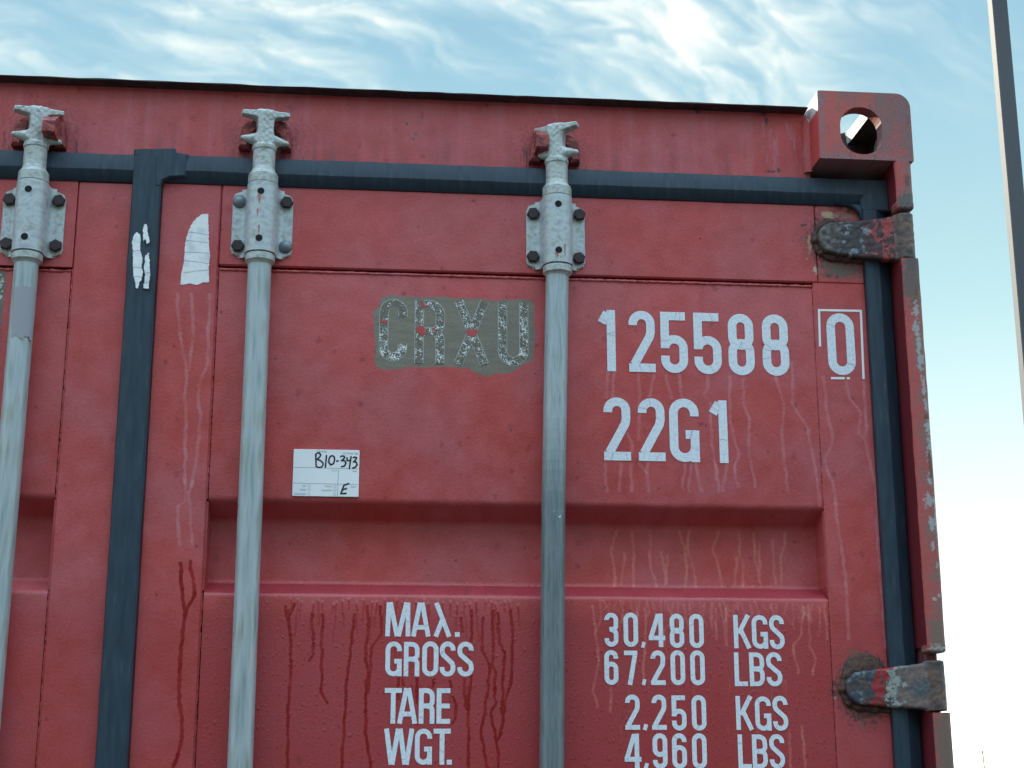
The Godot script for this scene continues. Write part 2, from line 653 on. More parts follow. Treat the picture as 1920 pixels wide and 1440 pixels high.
func fillet(p: PackedVector2Array, r: float, n := 4) -> PackedVector2Array:   # rounds the bends of an open strip
	var o := PackedVector2Array([p[0]])
	for i in range(1, p.size() - 1):
		var a := (p[i - 1] - p[i])
		var b := (p[i + 1] - p[i])
		var k := minf(r, minf(a.length(), b.length()) * 0.45)
		var pa := p[i] + a.normalized() * k
		var pb := p[i] + b.normalized() * k
		for s in n + 1:
			var t := float(s) / n
			o.append(pa.lerp(p[i], t).lerp(p[i].lerp(pb, t), t))
	o.append(p[p.size() - 1])
	return o


func build_door(sx: int) -> void:
	var right := sx > 0
	var door := Node3D.new()
	door.name = "door"
	box.add_child(door, true)
	var fr := Shape.new()
	if right:
		fr.block(23, 115.0, 150, 2412, -96, ZF, 2)
		fr.block(116.0, 1066.6, 2279.0, 2412, -96, ZF, 2)
		fr.block(1057.5, 1144, 150, 2278.9, -96, ZF, 2)
		fr.block(1067.6, 1144, 2278.9, 2412, -96, ZF - 0.3, 2)
		fr.block(114, 1058, 150, 330, -96, ZF - 0.2, 2)
		fr.block(114.4, 117.5, 1776, 1909, -100, -55, 0.4)
		fr.block(1056.0, 1058.2, 1776, 1909, -100, -55, 0.4)
	else:
		fr.block(-104.5, -20, 150, 2409, -96, ZF, 2)
		fr.block(-298, -105.5, 2268.5, 2409, -96, ZF, 0.2)
		fr.block(-107.2, -104.4, 1776, 1909, -100, -55, 0.4)
		var rest := Shape.new()
		rest.block(-1067, -298, 2268.5, 2409, -96, ZF, 0.2)
		rest.block(-1144, -1057.5, 150, 2268.4, -96, ZF, 2)
		rest.block(-1144, -1067.6, 2268.4, 2409, -96, ZF - 0.3, 2)
		rest.block(-1058, -104, 150, 330, -96, ZF - 0.2, 2)
		put("door_frame", rest, mat.red, door)
	put("door_frame", fr, mat.wall, door)
	var top := 2276.0 if right else 2265.6
	var p := PackedVector2Array([Vector2(top, -62), Vector2(top, ZP)])
	for y in [1911.0, 1407.0, 903.0]:
		p.append_array(PackedVector2Array([Vector2(y, ZP), Vector2(y - 22.5, ZR), Vector2(y - 119, ZR), Vector2(y - 138, ZP)]))
	p.append(Vector2(328, ZP))
	p = fillet(p, 7.0)
	var cut := 0
	for i in p.size():
		if p[i].y == ZP and p[i].x > 1440.0 or p[i].x > 1480.0:
			cut = i
	var upper := p.slice(0, cut + 1)
	upper.append(Vector2(1460, ZP))
	var lower := PackedVector2Array([Vector2(1460, ZP)])
	lower.append_array(p.slice(cut + 1))
	var n := noise(221, 0.006, 2)
	var a := Shape.new()
	if right:
		a.extrude(upper, 0, 117.3, 1056.2, 70, 1.0, n)
	else:
		a.extrude(upper, 0, -297.0, -107.0, 20, 1.0, n)
	put("door_panel", a, mat.wall, door)
	var b := Shape.new()
	b.extrude(lower, 0, 117.3 if right else -1056.2, 1056.2 if right else -107.0, 20)
	if not right:
		b.extrude(upper, 0, -1056.2, -297.0, 20, 1.0, n)
	put("door_panel", b, mat.red, door)
	# the ragged weld and paint bead along the panel's edge
	var w := Shape.new()
	var round_bead := func(c: float, r: float) -> PackedVector2Array:
		var q := PackedVector2Array()
		for i in 6:
			var an := PI * (1.0 - i / 5.0)
			q.append(Vector2(c + r * cos(an), ZP - 1.0 + r * 1.25 * sin(an)))
		return q
	var wn := noise(230, 0.09, 3)
	if right:
		w.extrude(round_bead.call(2272.8, 2.5), 0, 118, 1056, 300, 1.7, wn)
		w.extrude(round_bead.call(114.4, 2.0), 1, 1912, 2276, 130, 2.2, wn)
		w.extrude(round_bead.call(114.2, 2.0), 1, 1400, 1772, 130, 2.2, wn)
		w.extrude(round_bead.call(1058.6, 1.9), 1, 1912, 2274, 130, 2.0, wn)
		w.extrude(round_bead.call(1058.6, 1.9), 1, 1400, 1772, 130, 2.0, wn)
	else:
		w.extrude(round_bead.call(2262.8, 2.4), 0, -297, -107, 70, 2.4, wn)
		w.extrude(round_bead.call(-104.2, 2.0), 1, 1910, 2266, 130, 2.4, wn)
		w.extrude(round_bead.call(-104.2, 2.0), 1, 1400, 1772, 130, 2.4, wn)
	put("weld_bead", w, mat.wall, door)


func build_seals() -> void:
	var wob := noise(241, 0.01, 3)
	var up := PackedVector2Array([Vector2(2457.5, -58), Vector2(2456.5, -45), Vector2(2453.5, -40), Vector2(2440, -37.6), Vector2(2428, -37), Vector2(2424, -38.5), Vector2(2413, -46), Vector2(2411, -48), Vector2(2411, -53)])
	var s := Shape.new()
	s.extrude(up, 0, 23, 1146, 90, 0.9, wob, 0.93)
	# the top corner, cut in one piece and a little out of line
	s.prism(PackedVector2Array([Vector2(1141, 2400), Vector2(1189.5, 2400), Vector2(1189.5, 2456), Vector2(1141, 2456)]), -58, -38.5, 3)
	var web := PackedVector2Array([Vector2(1143.5, 2385), Vector2(1143.5, 2412)])
	web.append(Vector2(1098, 2412))
	web.append_array(arc(Vector2(1112, 2380), 31, 84, 10, 6))
	s.prism(web, -56, -39.5, 2)
	var side := PackedVector2Array([Vector2(1142.6, -54), Vector2(1142.9, -41), Vector2(1145, -38), Vector2(1155, -36.6), Vector2(1165, -37), Vector2(1167.5, -38.6), Vector2(1186, -50), Vector2(1190, -56)])
	s.extrude(side, 1, 150, 2402, 120, 1.0, wob, 0.93)
	put("door_seal", s, mat.rubber, box)
	var l := Shape.new()
	var upl := PackedVector2Array()
	for q in up:
		upl.append(q + Vector2(-2.0, 0))
	l.extrude(upl, 0, -1146, -20, 90, 0.9, wob, 0.93)
	put("door_seal", l, mat.rubber, box)
	# the seal on the meeting edge, its head standing above the others
	var c := Shape.new()
	var mid := PackedVector2Array([Vector2(-22, -54), Vector2(-21.8, -41), Vector2(-20, -37.5), Vector2(-9, -35.2), Vector2(-7.5, -34.6), Vector2(4, -34.6), Vector2(6, -36), Vector2(20, -37.8), Vector2(23, -40.5), Vector2(23.6, -53)])
	c.extrude(mid, 1, 150, 2461, 150, 1.0, wob, 0.93)
	c.prism(PackedVector2Array([Vector2(12, 2400), Vector2(22, 2400), Vector2(25, 2410), Vector2(36, 2416), Vector2(60, 2418), Vector2(62, 2456.0), Vector2(44, 2459), Vector2(41, 2466), Vector2(16, 2464), Vector2(-21, 2461.5), Vector2(-21, 2450), Vector2(12, 2446)]), -58, -36.6, 2.5)
	put("door_seal", c, mat.rubber, box)


func cam_shape(k: int) -> Shape:   # forged hook head: a square stem with two pairs of claws
	var s := Shape.new()
	var f := func(p: Vector3) -> float:
		var d := rbox(p, Vector3(0, 29, 0), Vector3(12.5 + 1.5 * clampf((p.y - 34.0) / 20.0, 0.0, 1.0), 31, 12), 4.0)
		for sx in [-1.0, 1.0]:
			var q := p
			q.x *= sx
			var t: float = 4.0 * sx
			var u := clampf(q.x / 38.0, 0.0, 1.0)
			# the upper claw: a flat-topped wedge, hollowed underneath
			var top := maxf(maxf(q.x - 38.0, -q.x), maxf(q.y - 60.0, lerpf(40.0, 50.5, sqrt(u)) - q.y))
			top = maxf(top, absf(q.z - t * u) - lerpf(12.0, 8.5, u))
			d = smin(d, top + 1.0, 4.0)
			# the lower claw: a blunt spike
			d = smin(d, maxf(cone(q, Vector3(5, 12, 0), Vector3(34, 11.0 - t * 0.6, t), 12.5, 4.2), absf(q.z - t * u) - 9.0), 4.0)
		d = smin(d, maxf(Vector2(p.x, p.z).length() - 19.0, absf(p.y + 3.5) - 4.0), 4.0)
		return d + 0.3 * sin(p.x * 0.55 + k) * sin(p.y * 0.6) * sin(p.z * 0.5 + 1.0)
	s.nets(Vector3(-48, -12, -20), Vector3(48, 66, 20), 2.0, f)
	return s


func hex(st: Shape, c: Vector3, r: float, hgt_: float, turn: float) -> void:
	for i in 6:
		var a := turn + TAU * i / 6.0
		var b := turn + TAU * (i + 1) / 6.0
		var pa := Vector3(cos(a), sin(a), 0)
		var pb := Vector3(cos(b), sin(b), 0)
		st.face([c + pa * r, c + pb * r, c + pb * r + Vector3(0, 0, hgt_ - 1.6), c + pa * r + Vector3(0, 0, hgt_ - 1.6)], pa + pb)
		st.face([c + pa * r + Vector3(0, 0, hgt_ - 1.6), c + pb * r + Vector3(0, 0, hgt_ - 1.6), c + pb * r * 0.84 + Vector3(0, 0, hgt_), c + pa * r * 0.84 + Vector3(0, 0, hgt_)], pa + pb + Vector3(0, 0, 1.5))
		st.face([c + Vector3(0, 0, hgt_), c + pa * r * 0.84 + Vector3(0, 0, hgt_), c + pb * r * 0.84 + Vector3(0, 0, hgt_)], Vector3.BACK)


func dome(st: Shape, c: Vector3, r: float, hgt_: float) -> void:
	for i in 20:
		for j in 5:
			var q := []
			var qn := []
			for k in [[i, j], [i + 1, j], [i + 1, j + 1], [i, j + 1]]:
				var a: float = TAU * k[0] / 20.0
				var b: float = PI * 0.5 * k[1] / 5.0
				var d := Vector3(cos(a) * cos(b) * r, sin(a) * cos(b) * r, sin(b) * hgt_)
				q.append(c + d)
				qn.append(Vector3(cos(a) * cos(b) * hgt_, sin(a) * cos(b) * hgt_, sin(b) * r).normalized())
			st.quad(q[0], q[1], q[2], q[3], qn[0], qn[1], qn[2], qn[3])


func disc(st: Shape, c: Vector3, r: float, n := 18) -> void:
	for i in n:
		var a := TAU * i / n
		var b := TAU * (i + 1) / n
		st.tri(c, c + Vector3(cos(a), sin(a), 0) * r, c + Vector3(cos(b), sin(b), 0) * r, Vector3.BACK, Vector3.BACK, Vector3.BACK)


func build_bars() -> void:
	var rows := [[-168.5, 2336.5, 0.35, 0], [180.5, 2346.0, 0.22, 1], [642.0, 2341.5, -0.42, 2]]
	for r in rows:
		var cx: float = r[0]
		var cy: float = r[1]
		var k: int = r[3]
		# the bar itself
		var bar := Shape.new()
		if k == 2:   # knocked out of true below the recess's top edge
			bar.tinted = true
			var y := 2277.0
			while y > 1500.0:   # the zinc is rubbed dull from the kink down
				var yn := y - 16.0
				var dull := smoothstep(2080.0, 1890.0, y)
				bar.tint = Color(lerpf(1.0, 0.46, dull), lerpf(1.0, 0.50, dull), lerpf(1.0, 0.51, dull))
				var xa := 632.0 + (y - 1895.0) * (0.025 if y > 1895.0 else 0.014)
				var xb := 632.0 + (yn - 1895.0) * (0.025 if yn > 1895.0 else 0.014)
				bar.lathe(xa, ZB, [[18.0, y], [18.0, yn]], 40, Vector2((xb - xa) / (yn - y), 0), y)
				y = yn
			bar.lathe(626.5, ZB, [[18.0, 1502.0], [18.0, 160.0]], 40)
		else:
			bar.lathe(cx, ZB, [[18.0, cy - 64.0], [18.0, 160.0]], 40, Vector2(0.004 if k == 0 else -0.002, 0), cy - 64.0)
		var bo := put("locking_bar", bar, mat.rod_worn if k == 2 else mat.rod, box)
		if k == 2:
			var gl := Shape.new()   # bright graze at the kink
			gl.tri(Vector3(630, 1894, ZB + 18.25), Vector3(646, 1896, ZB + 11.6), Vector3(640, 1884, ZB + 16.8), Vector3.BACK, Vector3.BACK, Vector3.BACK)
			put("graze", gl, mat.white, bo)
		var col := Shape.new()
		col.lathe(cx, ZB, [[0.0, cy + 57.5], [22.0, cy + 57.5], [23.0, cy + 58.6], [23.0, cy + 72.0], [21.8, cy + 74.5], [18.4, cy + 79.0], [17.4, cy + 84.0], [17.4, cy + 114.0]], 40)
		put("bar_collar", col, mat.cast, bo)
		col = Shape.new()
		col.lathe(cx, ZB, [[18.2, cy - 74.0], [20.0, cy - 71.0], [22.8, cy - 68.5], [22.8, cy - 58.6], [22.0, cy - 57.8], [0.0, cy - 57.8]], 40)
		put("bar_collar", col, mat.cast, bo)
		var head := cam_shape(k)
		place("cam_head", head.mesh(mat.cast), bo, Vector3(cx, cy + 121.0, ZB) * MM, r[2])
		# its bearing bracket
		var br := Shape.new()
		var h := 53.0
		var flange := PackedVector2Array([Vector2(cx - 47, cy - h + 12), Vector2(cx - 44, cy - h + 4), Vector2(cx - 36, cy - h), Vector2(cx + 36, cy - h), Vector2(cx + 44, cy - h + 4), Vector2(cx + 47, cy - h + 12), Vector2(cx + 47, cy + h - 14), Vector2(cx + 43.5, cy + h - 5), Vector2(cx + 34, cy + h - 1), Vector2(cx - 34, cy + h + 1), Vector2(cx - 43.5, cy + h - 3), Vector2(cx - 47, cy + h - 12)])
		br.prism(flange, ZF - 0.5, ZF + 4.5, 1.2)
		var prof := PackedVector2Array([Vector2(cx - 33, ZF + 4.4), Vector2(cx - 28, ZF + 5.6), Vector2(cx - 25, ZF + 9.5), Vector2(cx - 24.0, ZF + 17)])
		for i in 25:
			var a := PI * (1.0 - i / 24.0)
			prof.append(Vector2(cx + 23.7 * cos(a), ZB + 23.7 * sin(a)))
		prof.append_array(PackedVector2Array([Vector2(cx + 24.0, ZF + 17), Vector2(cx + 25, ZF + 9.5), Vector2(cx + 28, ZF + 5.6), Vector2(cx + 33, ZF + 4.4)]))
		br.extrude(prof, 1, cy - 56.0, cy + 56.5, 8)
		for y in [cy - 56.0, cy + 56.5]:
			var idx := Geometry2D.triangulate_polygon(prof)
			var d := Vector3.UP if y > cy else Vector3.DOWN
			for i in range(0, idx.size(), 3):
				br.tri(Vector3(prof[idx[i]].x, y, prof[idx[i]].y), Vector3(prof[idx[i + 1]].x, y, prof[idx[i + 1]].y), Vector3(prof[idx[i + 2]].x, y, prof[idx[i + 2]].y), d, d, d)
		var bracket := put("bar_bracket", br, mat.zinc, box)
		rng.seed = 400 + k
		for b in 4:
			var at := Vector3(cx + (-37.0 if b % 2 == 0 else 37.0) + rng.randf_range(-1, 1), cy + (37.0 if b < 2 else -36.5) + rng.randf_range(-1, 1), ZF + 4.5)
			var bs := Shape.new()
			if k == 1 and (b == 0 or b == 3):
				dome(bs, at, 10.8, 7.5)
				put("bolt", bs, mat.bolt_grey, bracket)
			else:
				hex(bs, at, 10.2, 7.0, rng.randf() * 1.0)
				put("bolt", bs, mat.bolt, bracket)
				if rng.randf() < 0.6:   # rust weeping from under the head
					var st := Shape.new()
					st.sheet(PackedVector2Array([Vector2(at.x - 7, at.y - 6), Vector2(at.x + 7, at.y - 6), Vector2(at.x + 5.5, at.y - 11.5), Vector2(at.x + 2, at.y - 14.5), Vector2(at.x - 3, at.y - 13.5), Vector2(at.x - 6, at.y - 11)]), ZF + 4.75)
					put("rust_stain", st, mat.weep, bracket)
		for y in [cy + 39.0, cy - 37.5]:
			var ho := Shape.new()
			disc(ho, Vector3(cx - 1.0, y, ZB + 24.1), 5.4)  # flat dark disc; the shade inside the hole is only its colour
			put("hole_shade", ho, mat.hole, bracket)
		# rags of white sealant squeezed out below the flange
		for sx in [-1.0, 1.0]:
			var se := Shape.new()
			var pts := PackedVector2Array()
			for i in 9:
				pts.append(Vector2(cx + sx * (18.0 + 3.4 * i), cy - h - 0.3 - rng.randf_range(0.0, 2.6) + maxf(0.0, i - 5.0) * 2.4))
			pts.append(Vector2(cx + sx * 47.8, cy - h + 13.0))
			pts.append(Vector2(cx + sx * 42.0, cy - h + 13.0))
			pts.append(Vector2(cx + sx * 18.0, cy - h + 4.0))
			se.prism(pts, ZF, ZF + 1.6)
			put("sealant", se, mat.cream, bracket)
		if k > 0:   # scraped paint on the housing
			for q in ([[-3.0, 33.0, 6.0, -16.0], [-5.0, 9.0, 2.6, -14.0], [-2.0, -17.0, 3.0, -16.0]] if k == 1 else [[-4.0, -42.0, 7.0, -9.0], [9.0, -28.0, 3.0, -22.0]]):
				var o := PackedVector2Array([Vector2(cx + q[0] - q[2] * 0.5, cy + q[1]), Vector2(cx + q[0] + q[2] * 0.5, cy + q[1] + 1.5), Vector2(cx + q[0] + q[2] * 0.35, cy + q[1] + q[3] * 0.5), Vector2(cx + q[0] + 0.4, cy + q[1] + q[3]), Vector2(cx + q[0] - q[2] * 0.25, cy + q[1] + q[3] * 0.55)])
				var sc := Shape.new()
				var idx := Geometry2D.triangulate_polygon(o)
				for i in range(0, idx.size(), 3):
					var t := []
					for j in 3:
						var v := o[idx[i + j]]
						t.append(Vector3(v.x, v.y, ZB + sqrt(maxf(0.0, 24.0 * 24.0 - pow(v.x - cx, 2))) + 0.15))
					sc.tri(t[0], t[1], t[2], Vector3.BACK, Vector3.BACK, Vector3.BACK)
				put("paint_scrape", sc, mat.scrape, bracket)
		# the keeper on the header that the claws turn into
		var ke := Shape.new()
		var ky := cy + 126.0
		var outline := PackedVector2Array([Vector2(cx + 40, ky)])
		outline.append_array(arc(Vector2(cx + 18, ky + 28), 21, 20, 90, 5))
		outline.append_array(arc(Vector2(cx - 18, ky + 28), 21, 90, 160, 5))
		outline.append_array(PackedVector2Array([Vector2(cx - 42, ky), Vector2(cx - 25, ky - 1), Vector2(cx - 24, ky + 16), Vector2(cx - 12, ky + 30), Vector2(cx + 12, ky + 30), Vector2(cx + 23, ky + 16), Vector2(cx + 24, ky - 1)]))
		ke.prism(outline, ZH - 1.0, ZH + 21.0, 4.0)
		var keep := put("cam_keeper", ke, mat.keeper, box)
		if k != 1:   # the long lug
			var lu := Shape.new()
			var x0: float = (cx + 11.0) if k == 0 else (cx - 35.0)
			var x1 := x0 + 22.0
			var zf := 1.0 if k == 0 else -14.0
			var yt := ky + 56.0 if k == 0 else ky + 57.0
			var y1 := ky + 25.0 if k == 0 else ky + 34.0
			var y0 := ky + 6.0 if k == 0 else ky + 12.0
			var oo := [Vector2(ZH, yt - 6), Vector2(ZH + 14, yt), Vector2(zf - 3, y1 + 3), Vector2(zf, y1), Vector2(zf, y0 + 2), Vector2(zf - 2, y0), Vector2(ZH, y0 - 6)]
			for sd in [x0, x1]:
				var f := []
				for q in oo:
					f.append(Vector3(sd + (1.5 if sd == x0 else -1.5) * (1.0 if q.x > ZH + 1.0 else 0.0), q.y, q.x))
				lu.face(f, Vector3(-1 if sd == x0 else 1, 0, 0))
			for i in oo.size() - 1:
				var q0: Vector2 = oo[i]
				var q1: Vector2 = oo[i + 1]
				var e := q1 - q0
				lu.face([Vector3(x0 + 1.5, q0.y, q0.x), Vector3(x1 - 1.5, q0.y, q0.x), Vector3(x1 - 1.5, q1.y, q1.x), Vector3(x0 + 1.5, q1.y, q1.x)], Vector3(0, e.x, -e.y) * (1.0 if e.x * 1.0 > 0 or e.y < 0 else 1.0))
			put("keeper_lug", lu, mat.keeper, keep)


func build_hinges() -> void:
	for low in [false, true]:
		var s := Shape.new()
		var a: Vector2 = Vector2(1094, 2351) if not low else Vector2(1098, 1638)
		var b: Vector2 = Vector2(1186, 2346) if not low else Vector2(1186, 1640)
		var ra := 27.0 if not low else 25.0
		var rb := 38.0 if not low else 34.0
		var by := 2347.0 if not low else 1640.5
		var bh := 38.5 if not low else 37.0
		var lump := noise(251 + int(low), 0.09, 2)
		var f := func(p: Vector3) -> float:
			var ab := b - a
			var q := Vector2(p.x, p.y)
			var t := clampf((q - a).dot(ab) / ab.length_squared(), 0.0, 1.0)
			var d2 := (q - a - ab * t).length() - lerpf(ra, rb, t)
			if p.x > 1196.0:
				d2 = maxf(d2, p.x - 1196.0)
			var dz := absf(p.z - lerpf(-43.0, -20.0, t * t)) - 9.0
			var u := Vector2(d2 + 4.0, dz + 4.0)
			var d := minf(maxf(u.x, u.y), 0.0) + Vector2(maxf(u.x, 0), maxf(u.y, 0)).length() - 4.0
			var c2 := Vector2(Vector2(p.x - 1202.0, p.z + 15.5).length() - 15.0 + 2.0, absf(p.y - by) - bh + 2.0)
			d = smin(d, minf(maxf(c2.x, c2.y), 0.0) + Vector2(maxf(c2.x, 0), maxf(c2.y, 0)).length() - 2.0, 4.0)
			var y1 := by + (24.5 if not low else 20.0)
			d = maxf(d, -cone(p, Vector3(1112, y1 + 1.0, -33.0), Vector3(1178, y1, -10.5), 1.8, 2.4))
			if not low:
				d = maxf(d, -cone(p, Vector3(1140, by - 29.0, -25.0), Vector3(1180, by - 30.0, -9.5), 1.2, 2.0))
			return d + 0.9 * lump.get_noise_3d(p.x, p.y, p.z)
		var lo := Vector3(1062, by - 46, -58)
		s.nets(lo, Vector3(1222, by + 46, 6), 2.4, f)
		var h := put("hinge", s, mat.hinge_low if low else mat.hinge, box)
		var w := Shape.new()   # the heavy weld that holds the blade to the door
		var ring := []
		for i in 15:
			var an := deg_to_rad(lerpf(80.0, 286.0, i / 14.0))
			ring.append(Vector3(a.x + cos(an) * (ra + 3.0), a.y + sin(an) * (ra + 3.0), -49.0))
		for i in 4:
			ring.append(Vector3(a.x + 10.0 + 12.0 * i, a.y - ra - 3.5 - 1.4 * i, -48.5))
		var g := func(p: Vector3) -> float:
			var d := 1e3
			for i in ring.size() - 1:
				d = smin(d, cone(p, ring[i], ring[i + 1], 5.0 + 1.6 * sin(i * 2.1), 5.0 + 1.6 * sin((i + 1) * 2.1)), 3.0)
			if low:
				var q := (p - Vector3(1106, 1666, -54)) / Vector3(35, 27, 11)
				d = smin(d, (q.length() - 1.0) * 16.0, 5.0)
			return d + 1.3 * lump.get_noise_3d(p.x * 2.0, p.y * 2.0, p.z * 2.0)
		w.nets(Vector3(1052, by - 48, -58), Vector3(1152, by + 62, -34), 2.6, g)
		put("weld_bead", w, mat.rust, h)


# ------------------------------------------------------------------ lettering
func strokes(ch: String, w: float, h: float, s: float) -> Array:   # the middle lines of a narrow sign-writer's alphabet
	var l := s * 0.5
	var r := w - s * 0.5
	var b := s * 0.5
	var t := h - s * 0.5
	var q := minf((w - s) * 0.5, h * 0.2)
	var m := h * 0.5
	var out := []
	var cat := func(parts: Array) -> PackedVector2Array:
		var p := PackedVector2Array()
		for k in parts:
			if k is Vector2:
				p.append(k)
			else:
				p.append_array(k)
		return p
	var loop := func(x0: float, y0: float, x1: float, y1: float) -> PackedVector2Array:
		var rr := minf(q, minf(x1 - x0, y1 - y0) * 0.5 - 0.01)
		var p := round_rect(x0, y0, x1, y1, rr, 6)
		p.append(p[0])
		return p
	match ch:
		"0", "O":
			out = [loop.call(l, b, r, t)]
		"1":
			out = [PackedVector2Array([Vector2(w - l, 0), Vector2(w - l, h)]), PackedVector2Array([Vector2(s * 0.25, h * 0.785), Vector2(w - s * 0.9, h * 0.955)])]
		"2":
			out = [cat.call([Vector2(l, h * 0.76), arc(Vector2(l + q, t - q), q, 180, 90, 6), arc(Vector2(r - q, t - q), q, 90, 0, 6), Vector2(r, h * 0.66), Vector2(r - s * 0.12, h * 0.58), Vector2(l + s * 0.12, s * 0.9)]), PackedVector2Array([Vector2(0, b), Vector2(w, b)])]
		"3":
			out = [cat.call([Vector2(l, h * 0.78), arc(Vector2(l + q, t - q), q, 180, 90, 6), arc(Vector2(r - q, t - q), q, 90, 0, 6), arc(Vector2(r - q * 0.8, m + s * 0.1 + q * 0.8), q * 0.8, 0, -80, 5), Vector2(w * 0.36, m + s * 0.06)]), cat.call([Vector2(w * 0.5, m), arc(Vector2(r - q * 0.8, m - s * 0.1 - q * 0.8), q * 0.8, 80, 0, 5), arc(Vector2(r - q, b + q), q, 0, -90, 6), arc(Vector2(l + q, b + q), q, 270, 180, 6), Vector2(l, h * 0.25)])]
		"4":
			out = [PackedVector2Array([Vector2(w * 0.74, 0), Vector2(w * 0.74, h)]), PackedVector2Array([Vector2(w * 0.60, h * 0.98), Vector2(l * 0.9, h * 0.27)]), PackedVector2Array([Vector2(0, h * 0.27), Vector2(w, h * 0.27)])]
		"5":
			out = [PackedVector2Array([Vector2(l, h), Vector2(l, h * 0.40)]), PackedVector2Array([Vector2(s, t), Vector2(w * 0.93, t)]), cat.call([Vector2(l, h * 0.42), arc(Vector2(l + q, h * 0.62 - l - q), q, 170, 90, 6), arc(Vector2(r - q, h * 0.62 - l - q), q, 90, 0, 6), arc(Vector2(r - q, b + q), q, 0, -90, 6), arc(Vector2(l + q, b + q), q, 270, 180, 6), Vector2(l, h * 0.28)])]
		"6":
			out = [loop.call(l, b, r, h * 0.60), cat.call([Vector2(l, h * 0.3), arc(Vector2(l + q, t - q), q, 180, 90, 6), arc(Vector2(r - q, t - q), q, 90, 0, 6), Vector2(r, h * 0.75)])]
		"9":
			out = [loop.call(l, h * 0.40, r, t), cat.call([Vector2(r, h * 0.7), arc(Vector2(r - q, b + q), q, 0, -90, 6), arc(Vector2(l + q, b + q), q, 270, 180, 6), Vector2(l, h * 0.25)])]
		"7":
			out = [PackedVector2Array([Vector2(0, t), Vector2(w, t)]), PackedVector2Array([Vector2(r - s * 0.02, h - s), Vector2(w * 0.40, 0)])]
		"8":
			out = [loop.call(l, b, r, m + s * 0.14), loop.call(l + s * 0.04, m - s * 0.14, r - s * 0.04, t)]
		"A":
			out = [PackedVector2Array([Vector2(l, 0), Vector2(w * 0.5 - s * 0.22, h)]), PackedVector2Array([Vector2(r, 0), Vector2(w * 0.5 + s * 0.22, h)]), PackedVector2Array([Vector2(w * 0.26, h * 0.27), Vector2(w * 0.74, h * 0.27)])]
		"M":
			out = [PackedVector2Array([Vector2(l, 0), Vector2(l + s * 0.2, h)]), PackedVector2Array([Vector2(r, 0), Vector2(r - s * 0.1, h)]), PackedVector2Array([Vector2(l + s * 0.5, h), Vector2(w * 0.5 - s * 0.15, 0)]), PackedVector2Array([Vector2(r - s * 0.4, h), Vector2(w * 0.5 + s * 0.15, 0)])]
		"W":
			out = [PackedVector2Array([Vector2(l, h), Vector2(w * 0.25, 0)]), PackedVector2Array([Vector2(w * 0.47, h), Vector2(w * 0.28, 0)]), PackedVector2Array([Vector2(w * 0.53, h), Vector2(w * 0.70, 0)]), PackedVector2Array([Vector2(r, h), Vector2(w * 0.75, 0)])]
		"X":   # its upper right arm has come away
			out = [PackedVector2Array([Vector2(l + s * 0.1, h), Vector2(r, 0)]), PackedVector2Array([Vector2(l, 0), Vector2(w * 0.5 + s * 0.1, h * 0.55)])]
		"x":
			out = [PackedVector2Array([Vector2(l, h), Vector2(r, 0)]), PackedVector2Array([Vector2(l, 0), Vector2(r, h)])]
		"G":
			out = [cat.call([Vector2(r, h * 0.72), arc(Vector2(r - q, t - q), q, 0, 90, 6), arc(Vector2(l + q, t - q), q, 90, 180, 6), arc(Vector2(l + q, b + q), q, 180, 270, 6), arc(Vector2(r - q, b + q), q, 270, 360, 6), Vector2(r, h * 0.5)]), PackedVector2Array([Vector2(w * 0.54, h * 0.5 - l), Vector2(w, h * 0.5 - l)]), PackedVector2Array([Vector2(r, h * 0.3), Vector2(r, 0)])]
		"C":
			out = [cat.call([Vector2(r, h * 0.72), arc(Vector2(r - q, t - q), q, 0, 90, 6), arc(Vector2(l + q, t - q), q, 90, 180, 6), arc(Vector2(l + q, b + q), q, 180, 270, 6), arc(Vector2(r - q, b + q), q, 270, 360, 6), Vector2(r, h * 0.28)])]
		"U":
			out = [cat.call([Vector2(l, h), arc(Vector2(l + q, b + q), q, 180, 270, 6), arc(Vector2(r - q, b + q), q, 270, 360, 6), Vector2(r, h)])]
		"S":
			out = [cat.call([Vector2(r, h * 0.74), arc(Vector2(r - q, t - q), q, 0, 90, 6), arc(Vector2(l + q, t - q), q, 90, 180, 6), Vector2(l, h * 0.70), Vector2(l + s * 0.2, h * 0.62), Vector2(r - s * 0.2, h * 0.38), Vector2(r, h * 0.30), arc(Vector2(r - q, b + q), q, 0, -90, 6), arc(Vector2(l + q, b + q), q, 270, 180, 6), Vector2(l, h * 0.27)])]
		"K":
			out = [PackedVector2Array([Vector2(l, 0), Vector2(l, h)]), PackedVector2Array([Vector2(s * 1.1, h * 0.44), Vector2(w - l * 1.2, h)]), PackedVector2Array([Vector2(s * 1.45, h * 0.60), Vector2(w - l * 1.1, 0)])]
		"L":
			out = [PackedVector2Array([Vector2(l, 0), Vector2(l, h)]), PackedVector2Array([Vector2(s, b), Vector2(w, b)])]
		"T":
			out = [PackedVector2Array([Vector2(0, t), Vector2(w, t)]), PackedVector2Array([Vector2(w * 0.5, 0), Vector2(w * 0.5, h - s)])]
		"E":
			out = [PackedVector2Array([Vector2(l, 0), Vector2(l, h)]), PackedVector2Array([Vector2(s, b), Vector2(w, b)]), PackedVector2Array([Vector2(s, m), Vector2(w * 0.97, m)]), PackedVector2Array([Vector2(s, t), Vector2(w, t)])]
